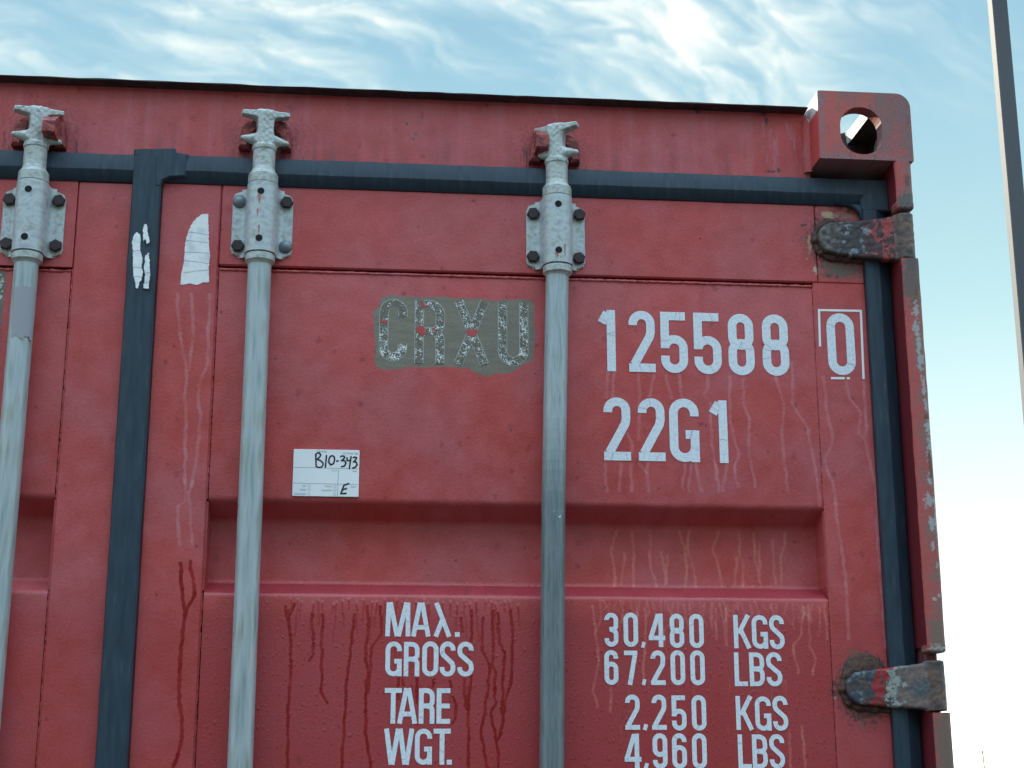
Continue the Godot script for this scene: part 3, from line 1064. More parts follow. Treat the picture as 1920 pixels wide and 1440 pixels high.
		"B":
			out = [PackedVector2Array([Vector2(l, 0), Vector2(l, h)]), cat.call([Vector2(s, b), arc(Vector2(r - q, b + q), q, -90, 0, 6), arc(Vector2(r - q * 0.8, m - q * 0.8), q * 0.8, 0, 90, 5), Vector2(s, m)]), cat.call([Vector2(s, m + s * 0.1), arc(Vector2(r - q * 0.8, m + s * 0.1 + q * 0.8), q * 0.8, -90, 0, 5), arc(Vector2(r - q - s * 0.06, t - q), q, 0, 90, 6), Vector2(s, t)])]
		"R":
			out = [PackedVector2Array([Vector2(l, 0), Vector2(l, h)]), cat.call([Vector2(s, m), arc(Vector2(r - q * 0.8, m + q * 0.8), q * 0.8, -90, 0, 5), arc(Vector2(r - q, t - q), q, 0, 90, 6), Vector2(s, t)]), cat.call([Vector2(w * 0.52, m - s * 0.1), arc(Vector2(r - q * 0.7, m - s * 0.1 - q * 0.7), q * 0.7, 90, 0, 4), Vector2(r, 0)])]
		".":
			out = [PackedVector2Array([Vector2(0, h * 0.5), Vector2(w, h * 0.5)])]
		",":
			out = [PackedVector2Array([Vector2(w * 0.66, h), Vector2(w * 0.34, 0)])]
	return out


func ribbon(st: Shape, p: PackedVector2Array, half: float, z: float, at: Vector2) -> void:
	var closed := p.size() > 3 and p[0].distance_to(p[p.size() - 1]) < 0.01
	var q := PackedVector2Array()
	for k in p:
		if q.is_empty() or q[q.size() - 1].distance_to(k) > 0.05:
			q.append(k)
	var n := q.size()
	var left := []
	var right := []
	for i in n:
		var a := q[i - 1] if i > 0 else (q[n - 2] if closed else q[0])
		var c := q[i + 1] if i < n - 1 else (q[1] if closed else q[n - 1])
		var d0 := (q[i] - a).normalized() if a != q[i] else (c - q[i]).normalized()
		var d1 := (c - q[i]).normalized() if c != q[i] else d0
		var nm := (Vector2(-d0.y, d0.x) + Vector2(-d1.y, d1.x)).normalized()
		var k := half / maxf(0.35, nm.dot(Vector2(-d0.y, d0.x)))
		left.append(q[i] + nm * k + at)
		right.append(q[i] - nm * k + at)
	for i in n - 1:
		var l0: Vector2 = left[i]
		var l1: Vector2 = left[i + 1]
		var r0: Vector2 = right[i]
		var r1: Vector2 = right[i + 1]
		st.tri(Vector3(l0.x, l0.y, z), Vector3(l1.x, l1.y, z), Vector3(r1.x, r1.y, z), Vector3.BACK, Vector3.BACK, Vector3.BACK)
		st.tri(Vector3(l0.x, l0.y, z), Vector3(r1.x, r1.y, z), Vector3(r0.x, r0.y, z), Vector3.BACK, Vector3.BACK, Vector3.BACK)


func glyph(door: Node3D, ch: String, x: float, y: float, w: float, h: float, z: float, m: Material) -> void:
	var s := h * 0.137
	if ch == "." or ch == ",":
		s = h if ch == "." else w * 0.72
	var st := Shape.new()
	var k := 0
	for p in strokes(ch, w, h, s):
		ribbon(st, p, s * 0.5, z + 0.55 + 0.06 * k, Vector2(x, y))
		k += 1
	var called := "digit" if ch.is_valid_int() else ("mark" if ch in ".," else "letter")
	var o := put(called, st, m, door)
	if ch in ".,":
		return
	# hairline cracks where the film has shrunk
	for i in 3 if h > 80.0 else 1:
		var list := strokes(ch, w, h, s)
		var p: PackedVector2Array = list[rng.randi() % list.size()]
		var j := rng.randi() % (p.size() - 1)
		var c := p[j].lerp(p[j + 1], rng.randf_range(0.15, 0.85)) + Vector2(x, y)
		var d := (p[j + 1] - p[j]).normalized()
		var nn := Vector2(-d.y, d.x).rotated(rng.randf_range(-0.5, 0.5))
		cracks.append([c + nn * s * 0.5, c + d * rng.randf_range(-1, 1), c - nn * s * 0.5, z + 0.85])


var cracks := []


func build_lettering() -> void:
	var door := box.get_node("door") as Node3D
	rng.seed = 61
	var rows := [
		["1", 711, 2124, 25, 100], ["2", 757, 2124, 42, 100], ["5", 808, 2123.5, 43, 100], ["5", 861, 2123, 44, 100.5], ["8", 916, 2122.5, 42, 101], ["8", 971, 2123, 43, 101],
		["2", 715, 1982, 42, 100], ["2", 769, 1982, 42, 100], ["G", 818, 1981.5, 47, 101], ["1", 884, 1981, 26, 100],
		["3", 711, 1698, 21, 50.5], ["0", 740, 1698, 22, 51], [",", 766, 1697, 7, 8.5], ["4", 778, 1698, 25, 50], ["8", 810, 1697, 22, 51], ["0", 840, 1697, 22, 51],
		["K", 908, 1697, 27, 50], ["G", 936, 1696.5, 24.5, 50.5], ["S", 963, 1696, 23, 51],
		["6", 710, 1642, 21, 51], ["7", 740, 1642, 20, 50.5], [",", 766, 1642, 7, 8.5], ["2", 780, 1642, 22, 51], ["0", 810, 1642, 22, 51.5], ["0", 840, 1642, 22, 51.5],
		["L", 907, 1641, 20, 50], ["B", 930, 1641, 23, 50], ["S", 956, 1641, 24, 50.5],
		["2", 740, 1577, 22, 51], [",", 766, 1576.5, 8, 8.5], ["2", 780, 1577, 22, 51], ["5", 810, 1576, 22, 51], ["0", 840, 1576, 22, 51.5],
		["K", 907, 1577, 27, 49.5], ["G", 936, 1576, 24.5, 50], ["S", 963, 1576, 23, 51],
		["4", 738, 1521, 25, 50.5], [",", 766, 1520.5, 8, 8.5], ["9", 780, 1521, 22, 51], ["6", 809, 1521, 22, 51], ["0", 839, 1521, 22, 51],
		["L", 908, 1521, 20, 49.5], ["B", 929.5, 1521, 23, 49.5], ["S", 955.5, 1521, 23, 50],
		["M", 384, 1711, 37, 50], ["A", 422, 1711, 29, 50], ["X", 455, 1711, 27, 50], [".", 487, 1711, 7, 7],
		["G", 385, 1653, 24, 50.5], ["R", 412, 1653, 23, 50], ["O", 439, 1653, 24, 51], ["S", 465, 1653, 23, 51], ["S", 491, 1653, 24, 51],
		["T", 385, 1585, 25, 51], ["A", 403.5, 1585, 29.5, 51], ["R", 435, 1585, 23, 51], ["E", 461, 1585, 20, 51],
		["W", 385, 1527, 44, 51], ["G", 430, 1527, 25, 51], ["T", 457, 1527, 25, 51], [".", 476.5, 1527, 7.5, 7]]
	for r in rows:
		glyph(door, r[0], r[1], r[2], r[3], r[4], ZP, mat.letter)
	glyph(door, "0", 1076, 2126, 45, 102, ZF, mat.letter)
	# the check-digit frame, part of it worn away
	var fr := Shape.new()
	for p in [[Vector2(1064, 2172), Vector2(1065.5, 2234.5)], [Vector2(1067.4, 2232.6), Vector2(1132.6, 2233.2)], [Vector2(1134.2, 2234.8), Vector2(1132.0, 2120)], [Vector2(1079, 2120.5), Vector2(1101.5, 2120.8)], [Vector2(1104.5, 2120.8), Vector2(1109.5, 2121)]]:
		ribbon(fr, PackedVector2Array(p), 1.8, ZF + 0.5, Vector2.ZERO)
	put("digit_frame", fr, mat.white, door)
	# the owner's letters under grey paint: crazed film with its edge still raised
	for r in [["C", 366, 2132, 43, 100], ["R", 421, 2129.5, 46, 102], ["x", 482, 2129.5, 55, 103], ["U", 551, 2129, 47, 103]]:
		var st := Shape.new()
		var ol := Shape.new()
		var s := 13.6
		var k := 0
		for p in strokes(r[0], r[3], r[4], s):
			ribbon(st, p, s * 0.5 - 0.6, ZP + 0.6 + 0.06 * k, Vector2(r[1], r[2]))
			ribbon(ol, p, s * 0.5 + 0.5, ZP + 0.3 + 0.06 * k, Vector2(r[1], r[2]))
			k += 1
		var o := put("letter", st, mat.speckle, door)
		put("letter_outline", ol, mat.outline, door)
	for q in [[[366, 2198], [378, 2197], [378, 2191], [373, 2193], [367, 2194]], [[421, 2185], [426, 2189], [435, 2190], [438, 2175], [432, 2174], [423, 2181]], [[501, 2185], [518, 2187], [517, 2176], [508, 2174], [502, 2177]], [[429, 2230], [440, 2222], [436, 2218], [431, 2224]], [[446, 2186], [454, 2188], [452, 2182]]]:
		var p := PackedVector2Array()
		for k in q:
			p.append(Vector2(k[0], k[1]))
		var red := Shape.new()   # bits of film gone, the old red showing
		red.sheet(p, ZP + 0.95)
		put("bare_patch", red, mat.red, door)
	var ck := Shape.new()
	for c in cracks:
		ribbon(ck, PackedVector2Array([c[0], c[1], c[2]]), 0.25, c[3], Vector2.ZERO)
	put("film_cracks", ck, mat.crack, door).set_meta("kind", "stuff")


# ------------------------------------------------------------------ things stuck on
func torn(called: String, list: Array, z: float, lines: Array, label: String) -> void:
	var o := thing(called, label, "sticker")
	for q in list:
		var p := PackedVector2Array()
		for i in range(0, q.size(), 2):
			p.append(Vector2(q[i], q[i + 1]))
		var fine := PackedVector2Array()   # ragged torn edge
		var rag := noise(261, 0.35, 2)
		for i in p.size():
			var b := p[(i + 1) % p.size()]
			var m := maxi(1, int(p[i].distance_to(b) / 1.6))
			for j in m:
				var q2 := p[i].lerp(b, float(j) / m)
				fine.append(q2 + Vector2(rag.get_noise_2d(q2.x * 3.0, q2.y * 3.0), rag.get_noise_2d(q2.x * 3.0 + 70.0, q2.y * 3.0)) * 1.3)
		var s := Shape.new()
		s.prism(fine, z, z + 0.7)
		put("scrap", s, mat.paper, o)
	for l in lines:
		var c := Shape.new()
		ribbon(c, PackedVector2Array([Vector2(l[0], l[1]), Vector2((l[0] + l[2]) * 0.5, (l[1] + l[3]) * 0.5 + 0.8), Vector2(l[2], l[3])]), 0.4, z + 0.9, Vector2.ZERO)
		put("crease", c, mat.crease, o)


func build_stickers() -> void:
	torn("torn_sticker", [[85, 2361, 96, 2362, 97, 2346, 99, 2316, 102, 2293, 101, 2270, 103, 2251, 98, 2249.5, 94, 2250.5, 85, 2245, 78, 2246.5, 71, 2247, 64, 2245, 59, 2245.5, 60, 2260, 63, 2283, 63, 2312, 68, 2336, 76, 2352]], ZF, [[68, 2331, 97, 2327], [63, 2317, 99, 2314], [63, 2298, 101, 2297], [63, 2284, 101, 2280], [63, 2264, 101, 2270]], "white torn sticker scrap, creased, on the red door edge beside the seal")
	torn("torn_sticker", [[-15, 2308, -13, 2319, -8, 2322, -3, 2318, -2, 2296, 2, 2279, 1.5, 2265, 4, 2259, 2.5, 2246, 0, 2242, -2, 2231, -5, 2232, -6, 2240, -10, 2253, -12, 2279], [0, 2328, 2, 2336, 6, 2336, 8, 2320, 11, 2311, 10, 2305, 7, 2305, 5, 2313, 2, 2308], [6, 2285, 11, 2290, 13, 2277, 15, 2257, 14, 2232, 6, 2232, 7, 2245, 8, 2254, 5, 2265, 6, 2276]], -33.6, [[-14, 2290, -2, 2293], [-12, 2265, 3, 2264], [-11, 2250, 3, 2250], [6, 2256, 15, 2257], [7, 2240, 14, 2241]], "white flaked sticker remains in three scraps on the upright black rubber seal")
	var t := Shape.new()   # a patch of old adhesive tape round the first bar
	var cx := -167.8
	for j in 16:
		for i in 20:
			var q := []
			var qn := []
			for k in [[i, j], [i + 1, j], [i + 1, j + 1], [i, j + 1]]:
				var a: float = PI * (0.02 + 0.80 * (1.0 - k[0] / 20.0)) + 0.3
				var d := Vector3(cos(a), 0, sin(a))
				var y := lerpf(2143.0, 2222.0, k[1] / 16.0) + (3.0 * sin(k[0] * 0.9) + 2.0 * sin(k[0] * 2.3) if k[1] == 0 else 0.0)
				q.append(Vector3(cx, y, ZB) + d * 18.7)
				qn.append(d)
			t.quad(q[0], q[1], q[2], q[3], qn[0], qn[1], qn[2], qn[3])
	tag(put("tape", t, mat.tape, self), "faded mauve tape wrapped round the leftmost galvanised bar below its bracket", "tape")


func build_tag() -> void:
	var o := thing("inspection_tag", "small white card with handwritten B10-343 stuck on the red door", "tag")
	var s := Shape.new()
	var out := round_rect(241, 1918.2, 340, 1990, 1.2, 3)
	s.prism(out, ZP + 0.4, ZP + 3.0, 0.3)
	put("card", s, mat.white, o)
	var z := ZP + 3.0
	var X := func(x: float) -> float: return 241.0 + (x - 395.0) * 0.0995
	var Y := func(y: float) -> float: return 1990.0 - (y - 184.0) * 0.1015
	var k := 0
	for c in [[730, 270, 740, 440], [718, 272, 750, 240, 780, 235, 805, 265, 790, 300, 745, 335, 800, 350, 840, 385, 845, 420, 820, 450, 780, 458, 735, 440], [892, 265, 880, 460], [985, 275, 950, 285, 930, 325, 930, 380, 962, 415, 1000, 395, 1016, 345, 1010, 295, 985, 275], [1040, 357, 1078, 352], [1100, 288, 1130, 275, 1160, 280, 1165, 305, 1125, 345, 1170, 350, 1190, 385, 1165, 430, 1115, 440], [1202, 295, 1205, 345, 1255, 345], [1264, 275, 1240, 475], [1290, 300, 1318, 290, 1345, 298, 1340, 325, 1305, 360, 1345, 368, 1358, 405, 1330, 445, 1285, 460], [1245, 690, 1165, 720, 1125, 845, 1210, 840], [1150, 785, 1215, 765]]:
		var p := PackedVector2Array()
		for i in range(0, c.size(), 2):
			p.append(Vector2(X.call(c[i]), Y.call(c[i + 1])))
		var ink := Shape.new()
		ribbon(ink, p, 1.15, z + 0.25 + 0.02 * k, Vector2.ZERO)
		k += 1
		put("pen_stroke", ink, mat.ink, o)
	for c in [[405, 460, 1385, 468], [402, 698, 1382, 706], [1078, 468, 1074, 886]]:
		var pr := Shape.new()
		ribbon(pr, PackedVector2Array([Vector2(X.call(c[0]), Y.call(c[1])), Vector2(X.call(c[2]), Y.call(c[3]))]), 0.32, z + 0.15, Vector2.ZERO)
		put("ruled_line", pr, mat.print, o)
	for c in [[647, 735], [645, 793], [643, 857], [1032, 738], [1031, 797], [1030, 857]]:
		var pr := Shape.new()
		ribbon(pr, arc(Vector2(X.call(c[0]), Y.call(c[1])), 2.0, 0, 360, 16), 0.2, z + 0.15, Vector2.ZERO)
		put("tick_circle", pr, mat.print, o)
	var words := [["360", 600, 752, rgb(170, 160, 90)], ["Video", 600, 808, rgb(130, 130, 136)], ["Pneumatic", 598, 872, rgb(80, 140, 180)], ["Photos", 988, 752, rgb(170, 160, 90)], ["Inspection", 990, 810, rgb(120, 130, 170)], ["Lot #", 1055, 510, rgb(150, 160, 166)], ["Row", 1358, 514, rgb(140, 150, 156)], ["Item", 1350, 752, rgb(150, 160, 166)], ["QC Sticker Tag", 1366, 246, rgb(120, 130, 136)], ["Inspector", 896, 226, rgb(110, 120, 130)]]
	for w in words:
		var t := TextMesh.new()
		var f := SystemFont.new()
		f.font_names = PackedStringArray(["Droid Sans"])
		t.font = f
		t.text = w[0]
		t.font_size = 32
		t.pixel_size = 0.00011
		t.depth = 0.0001
		t.horizontal_alignment = HORIZONTAL_ALIGNMENT_RIGHT
		t.material = std(w[3], 0.6)
		var e := place("printed_word", t, o, Vector3(X.call(w[1]), Y.call(w[2] - 12.0), z + 0.12) * MM)


func build_street() -> void:
	# an unseen dark shed, added to cut low sky light and darken the wet paint
	var sh := thing("added_shed", "dark ribbed shed out of view across the yard, added to cut low sky light", "shed", Vector3(2.0, 0, 15.0))
	var w := Shape.new()
	var ribs := PackedVector2Array()
	for i in 60:
		for k in [[0, 0], [160, 0], [200, -38], [260, -38], [300, 0]]:
			ribs.append(Vector2(-30000.0 + i * 1000.0 + k[0], k[1]))
	ribs.append(Vector2(30000, 0))
	for i in ribs.size() - 1:
		w.face([Vector3(ribs[i].x, 0, ribs[i].y), Vector3(ribs[i + 1].x, 0, ribs[i + 1].y), Vector3(ribs[i + 1].x, 6400, ribs[i + 1].y), Vector3(ribs[i].x, 6400, ribs[i].y)], Vector3.FORWARD)
	w.block(-30000, 30000, 0, 6390, 40, 200, 5)
	put("front_wall", w, mat.shed, sh)
	w = Shape.new()
	w.block(-30000, 30000, 0, 6390, 11800, 12000, 5)
	w.block(-30000, -29800, 0, 6390, 201, 11799, 5)
	w.block(29800, 30000, 0, 6390, 201, 11799, 5)
	put("back_wall", w, mat.shed, sh)
	w = Shape.new()
	w.face([Vector3(-30300, 6400, -300), Vector3(30300, 6400, -300), Vector3(30300, 7400, 6000), Vector3(-30300, 7400, 6000)], Vector3.UP)
	w.face([Vector3(-30300, 6400, 12300), Vector3(30300, 6400, 12300), Vector3(30300, 7400, 6000), Vector3(-30300, 7400, 6000)], Vector3.UP)
	put("roof", w, mat.shed, sh)
	# a square steel lamp post beyond the container's right corner
	var at := Vector3(6.885, 0, -12.0)
	var o := thing("lamp_post", "tall dark grey square lamp post standing beyond the right side of the container", "lamp post", at)
	var s := Shape.new()
	s.block(-80, 80, 20, 10500, -80, 80, 8)
	put("pole", s, mat.lamp, o).rotation.y = deg_to_rad(-6.0)
	s = Shape.new()
	s.block(-170, 170, 0, 25, -170, 170, 4)
	put("base_plate", s, mat.lamp, o)
	s = Shape.new()
	s.block(-60, 60, 10380, 10460, 0, 900, 6)
	put("arm", s, mat.lamp, o)
	s = Shape.new()
	s.block(-190, 190, 10350, 10440, 700, 1350, 12)
	put("lamp_head", s, mat.lamp, o)
	# a thin marker far off, only its tip in view
	var m := thing("marker_pole", "thin yellow marker pole, only its tip showing low beyond the container", "pole", Vector3(6.99, 0, -14.0))
	s = Shape.new()
	s.lathe(0, 0, [[7.0, 0.0], [6.0, 1790.0], [9.0, 1796.0], [9.0, 1812.0], [0.0, 1815.0]], 12, Vector2(-0.04, 0), 0.0)
	put("shaft", s, mat.pole, m)


# ------------------------------------------------------------------ the painted-steel texture of the end wall
var pix := PackedByteArray()
var hgt := PackedByteArray()
var rgh := PackedByteArray()


func tone(i: int, r: float, g: float, b: float, a: float) -> void:
	var k := i * 3
	a = clampf(a, 0.0, 1.0)
	pix[k] = int(lerpf(pix[k], r, a))
	pix[k + 1] = int(lerpf(pix[k + 1], g, a))
	pix[k + 2] = int(lerpf(pix[k + 2], b, a))


func px(x: float) -> float:
	return (x - TX0) / TW * PW


func py(y: float) -> float:
	return (TY1 - y) / TH * PH


func spot(x: float, y: float, rx: float, ry: float, c: Color, a: float, ragged := 0.0, soft := 0.35, s := 1, bump := 0) -> void:   # a stain, its edge roughened by noise
	var f := noise(s, 0.09, 3)
	var x0 := clampi(int(px(x - rx * 1.5)), 0, PW - 1)
	var x1 := clampi(int(px(x + rx * 1.5)) + 1, 0, PW - 1)
	var y0 := clampi(int(py(y + ry * 1.5)), 0, PH - 1)
	var y1 := clampi(int(py(y - ry * 1.5)) + 1, 0, PH - 1)
	var cx := px(x)
	var cy := py(y)
	var kx := rx / TW * PW
	var ky := ry / TH * PH
	for j in range(y0, y1 + 1):
		for i in range(x0, x1 + 1):
			var e := sqrt(pow((i - cx) / kx, 2) + pow((j - cy) / ky, 2))
			if ragged > 0.0:
				e += ragged * f.get_noise_2d(i, j)
			var w := clampf((1.0 - e) / soft, 0.0, 1.0)
			if w > 0.0:
				var o := j * PW + i
				tone(o, c.r8, c.g8, c.b8, a * w)
				if bump:
					hgt[o] = clampi(hgt[o] + int(bump * w), 0, 255)


func streak(p: Array, width: float, c: Color, a: float, s: int, bump := 0, fade := 0.0) -> void:   # one trickle down the wall, laid row by row
	var f := noise(s, 0.05, 2)
	for k in range(0, p.size() - 2, 2):
		var xa := px(p[k])
		var ya := py(p[k + 1])
		var xb := px(p[k + 2])
		var yb := py(p[k + 3])
		if yb < ya:
			var t := xa
			xa = xb
			xb = t
			t = ya
			ya = yb
			yb = t
		for j in range(maxi(0, int(ya)), mini(PH - 1, int(yb)) + 1):
			var t := clampf((j - ya) / maxf(yb - ya, 1.0), 0.0, 1.0)
			t = lerpf(t, t * t * (3.0 - 2.0 * t), 0.6)
			var cx := lerpf(xa, xb, t) + 2.4 * f.get_noise_2d(j * 0.55, 5.0) + 0.6 * f.get_noise_2d(j * 3.0, 55.0)
			var h := width / TW * PW * 0.5 * (1.0 + 0.4 * f.get_noise_2d(j * 1.7, 90.0))
			var aa := a * (0.85 + 0.5 * f.get_noise_2d(j * 0.4, 200.0)) * (1.0 - fade * float(j - ya) / maxf(yb - ya, 1.0))
			for i in range(maxi(0, int(cx - h - 1)), mini(PW - 1, int(cx + h + 1)) + 1):
				var w := clampf((h + 0.5 - absf(i - cx)), 0.0, 1.0)
				if w > 0.0:
					var o := j * PW + i
					tone(o, c.r8, c.g8, c.b8, aa * w)
					if bump:
						hgt[o] = clampi(hgt[o] + int(bump * w * clampf(1.3 - pow((i - cx) / h, 2), 0.0, 1.0)), 0, 255)
						rgh[o] = int(lerpf(rgh[o], 70.0, w * 0.8))


func rgb(r: int, g: int, b: int) -> Color:
	return Color8(r, g, b)


func paint_wall() -> void:
	var w := PW / 2
	var h := (PH + 1) / 2
	var big := noise_bytes(11, 0.006, 4, w, h)
	var mid := noise_bytes(12, 0.03, 4, w, h)
	var fine := noise_bytes(13, 0.22, 2, w, h)
	var run := noise(14, 0.02, 3)
	var low := PackedByteArray()
	low.resize(w * h * 3)
	var rr := PackedByteArray()
	rr.resize(w * h)
	for j in h:
		var y := TY1 - TH * j / h
		for i in w:
			var o := j * w + i
			var x := TX0 + TW * i / w
			var b := (big[o] - 128) / 128.0
			var m := (mid[o] - 128) / 128.0
			var g := (fine[o] - 128) / 128.0
			var chalk := clampf(0.5 + 0.75 * b + 0.4 * m, 0.0, 1.0)   # chalky and fresh patches of the paint
			var r := lerpf(192.0, 187.0, chalk)
			var gg := lerpf(74.0, 88.0, chalk)
			var bb := lerpf(72.0, 91.0, chalk)
			var rough := 0.42 + 0.10 * chalk + 0.05 * m
			if x > 1066.0 and y > 2473.0:        # the corner casting: old paint, worn and greyed
				var k := clampf(0.45 + 0.9 * m + 0.5 * b + (x - 1130.0) / 240.0, 0.0, 1.0)
				r = lerpf(192.0, 136.0, k)
				gg = lerpf(92.0, 98.0, k)
				bb = lerpf(86.0, 96.0, k)
				var edge := minf(x - 1066.0, y - 2473.0)
				var e := clampf(1.0 - edge / 12.0 + 0.5 * m, 0.0, 1.0)
				r = lerpf(r, 138.0, e * 0.8)
				gg = lerpf(gg, 112.0, e * 0.8)
				bb = lerpf(bb, 118.0, e * 0.8)
				rough = 0.62
			elif x > 1183.0:                     # the corner post
				var k := clampf(0.35 + 1.1 * m + (x - 1204.0) / 30.0, 0.0, 1.0)
				r = lerpf(184.0, 140.0, k)
				gg = lerpf(88.0, 102.0, k)
				bb = lerpf(84.0, 94.0, k)
				rough = 0.6
			elif y > 2450.0:                     # the header: dirt has run down to the seal
				var s := run.get_noise_2d(x * 1.6, y * 0.12)
				var dirt := clampf((2540.0 - y) / 90.0, 0.0, 1.0) * clampf(s * 1.6, 0.0, 1.0)
				r = lerpf(r, 140.0, dirt * 0.75)
				gg = lerpf(gg, 70.0, dirt * 0.75)
				bb = lerpf(bb, 76.0, dirt * 0.75)
				var pale := clampf(-s * 1.5 - 0.1, 0.0, 1.0)
				r = lerpf(r, 190.0, pale * 0.5)
				gg = lerpf(gg, 112.0, pale * 0.5)
				bb = lerpf(bb, 124.0, pale * 0.5)
			elif y > 1773.0 and y < 1793.0 and x > 117.0 and x < 1056.0:   # the ledge at the recess's foot is washed clean of chalk, and darkened against the bright overhead light
				r = lerpf(r, 160.0, 0.85)
				gg = lerpf(gg, 50.0, 0.85)
				bb = lerpf(bb, 60.0, 0.85)
			elif y < 1772.0:                     # beaded with water below the recess
				var wet := clampf((1772.0 - y) / 40.0, 0.0, 1.0) * (0.75 + 0.25 * m)
				if x < 116.0 or x > 1058.0:
					wet *= 0.45
				r = lerpf(r, 163.0, wet)
				gg = lerpf(gg, 54.0, wet)
				bb = lerpf(bb, 58.0, wet)
				rough -= 0.08 * wet
			var v := 1.0 + 0.045 * g + 0.05 * m
			low[o * 3] = clampi(int(r * v), 0, 255)
			low[o * 3 + 1] = clampi(int(gg * v), 0, 255)
			low[o * 3 + 2] = clampi(int(bb * v), 0, 255)
			rr[o] = clampi(int(rough * 255.0), 0, 255)
	var im := Image.create_from_data(w, h, false, Image.FORMAT_RGB8, low)
	im.resize(PW, PH, Image.INTERPOLATE_BILINEAR)
	pix = im.get_data()
	im = Image.create_from_data(w, h, false, Image.FORMAT_L8, rr)
	im.resize(PW, PH, Image.INTERPOLATE_BILINEAR)
	rgh = im.get_data()
	# relief: orange peel of thick marine paint
	im = noise(15, 0.16, 2).get_image(PW, PH, false, false, true)
	im.convert(Image.FORMAT_L8)
	hgt = im.get_data()
	for i in hgt.size():
		hgt[i] = 100 + (hgt[i] - 128) / 7
	# small dark knocks and flecks
	rng.seed = 41
	for i in 240:
		var x := rng.randf_range(-290.0, 1140.0)
		var y := rng.randf_range(1500.0, 2570.0)
		var r := rng.randf_range(0.8, 2.6) * (1.0 if rng.randf() < 0.85 else 2.4)
		var c := rgb(112, 36, 46) if rng.randf() < 0.7 else rgb(132, 40, 44)
		spot(x, y, r, r * rng.randf_range(0.8, 1.6), c, rng.randf_range(0.25, 0.7), 0.5, 0.8, i)
	for i in 120:   # old knocks, touched up or worn
		var r := rng.randf_range(2.5, 6.5)
		spot(rng.randf_range(-290.0, 1140.0), rng.randf_range(1780.0, 2570.0), r, r * rng.randf_range(0.8, 1.5), rgb(132, 40, 50), rng.randf_range(0.25, 0.6), 0.7, 0.9, i + 700)
	for i in 26:   # redder blooms where the chalk has been rubbed off
		spot(rng.randf_range(-290.0, 1140.0), rng.randf_range(1800.0, 2570.0), rng.randf_range(6.0, 22.0), rng.randf_range(10.0, 40.0), rgb(172, 62, 62), 0.35, 0.8, 0.9, i + 300)
	spot(403, 2531, 2.6, 3.4, rgb(92, 84, 90), 0.9, 0.2, 0.4, 1)
	spot(417, 2514, 3.4, 4.4, rgb(104, 98, 102), 0.9, 0.3, 0.4, 2)
	spot(414, 2505, 3.0, 3.6, rgb(96, 88, 92), 0.8, 0.3, 0.4, 3)
	for k in [[1002, 2471, 14, 2.5], [1012, 2474, 3, 6], [990, 2573, 6, 5], [880, 2572, 5, 4], [996, 2562, 4, 9]]:
		spot(k[0], k[1], k[2], k[3], rgb(74, 48, 56), 0.75, 0.7, 0.5, 7)
	for i in 18:   # puckered runs of thick paint beside the corner casting
		var x := rng.randf_range(985.0, 1062.0)
		var y := rng.randf_range(2490.0, 2560.0)
		streak([x, y, x + rng.randf_range(-4, 4), y - rng.randf_range(12, 40)], rng.randf_range(2, 5), rgb(184, 122, 138), 0.4, 600 + i, 16)
	# dirt round the three keepers
	for c in [-170.0, 181.0, 641.0]:
		spot(c, 2500, 62, 48, rgb(112, 54, 62), 0.5, 0.9, 0.9, int(c) + 900)
		for i in 26:
			var x: float = c + rng.randf_range(-58.0, 60.0)
			var y := rng.randf_range(2462.0, 2500.0)
			var dark := rng.randf() < 0.6
			streak([x, y, x + rng.randf_range(-1.5, 1.5), y - rng.randf_range(8.0, 36.0)], rng.randf_range(0.9, 2.6), rgb(70, 36, 48) if dark else rgb(186, 128, 142), 0.5 if dark else 0.35, i + int(c) + 1000)
	# painted-out owner's code on either door
	var grey := PackedVector2Array()
	for k in [[366, 2233], [378, 2239], [407, 2237], [422, 2236], [469, 2238], [506, 2237], [543, 2235], [598, 2239], [607, 2233], [608, 2179], [605, 2141], [587, 2129], [574, 2121], [534, 2113], [512, 2116], [505, 2123], [471, 2125], [402, 2123], [391, 2119], [368, 2119], [361, 2124], [359, 2161], [356, 2204], [357, 2214], [366, 2220]]:
		grey.append(Vector2(k[0], k[1]))
	brushed(grey, rgb(126, 119, 104), 3.0)
	brushed(PackedVector2Array([Vector2(-284, 2260), Vector2(-262, 2263), Vector2(-204, 2260), Vector2(-206, 2010), Vector2(-250, 2006), Vector2(-284, 2012), Vector2(-280, 2080), Vector2(-287, 2150)]), rgb(112, 106, 98), 3.0)
	spot(-222, 2150, 22, 34, rgb(160, 66, 76), 1.0, 0.2, 0.25, 5)
	rng.seed = 77
	for i in 90:
		var y := rng.randf_range(2215.0, 2255.0) if i % 3 else rng.randf_range(2020.0, 2110.0)
		spot(rng.randf_range(-232.0, -208.0), y, rng.randf_range(0.8, 2.4), rng.randf_range(0.8, 2.4), rgb(214, 216, 206), 0.9, 0.6, 0.4, i)
	# water trickles: pale and dry above, tan with silt below, dark where still wet
	var n := 0
	for d in TRICKLES:
		n += 1
		var p: Array = d.slice(2)
		if d[0] == "L":
			streak(p, d[1], rgb(226, 170, 182), 0.34, n, 6)
		elif d[0] == "T":
			streak(p, d[1], rgb(230, 150, 132), 0.42, n, 8)
		else:
			streak(p, d[1] + 0.4, rgb(134, 3, 9), 0.85, n, 12)
	rng.seed = 91
	for i in 46:
		var x := 700.0 + 350.0 * (i + rng.randf()) / 46.0
		var y := 1768.0 - rng.randf_range(0.0, 6.0)
		var l := rng.randf_range(10.0, 48.0) * (1.0 if i % 4 else 1.8)
		streak([x, y, x + rng.randf_range(-6, 6), y - l * 0.5, x + rng.randf_range(-8, 8), y - l], rng.randf_range(2.4, 4.2), rgb(230, 152, 138), 0.36, 200 + i, 8, 0.5)
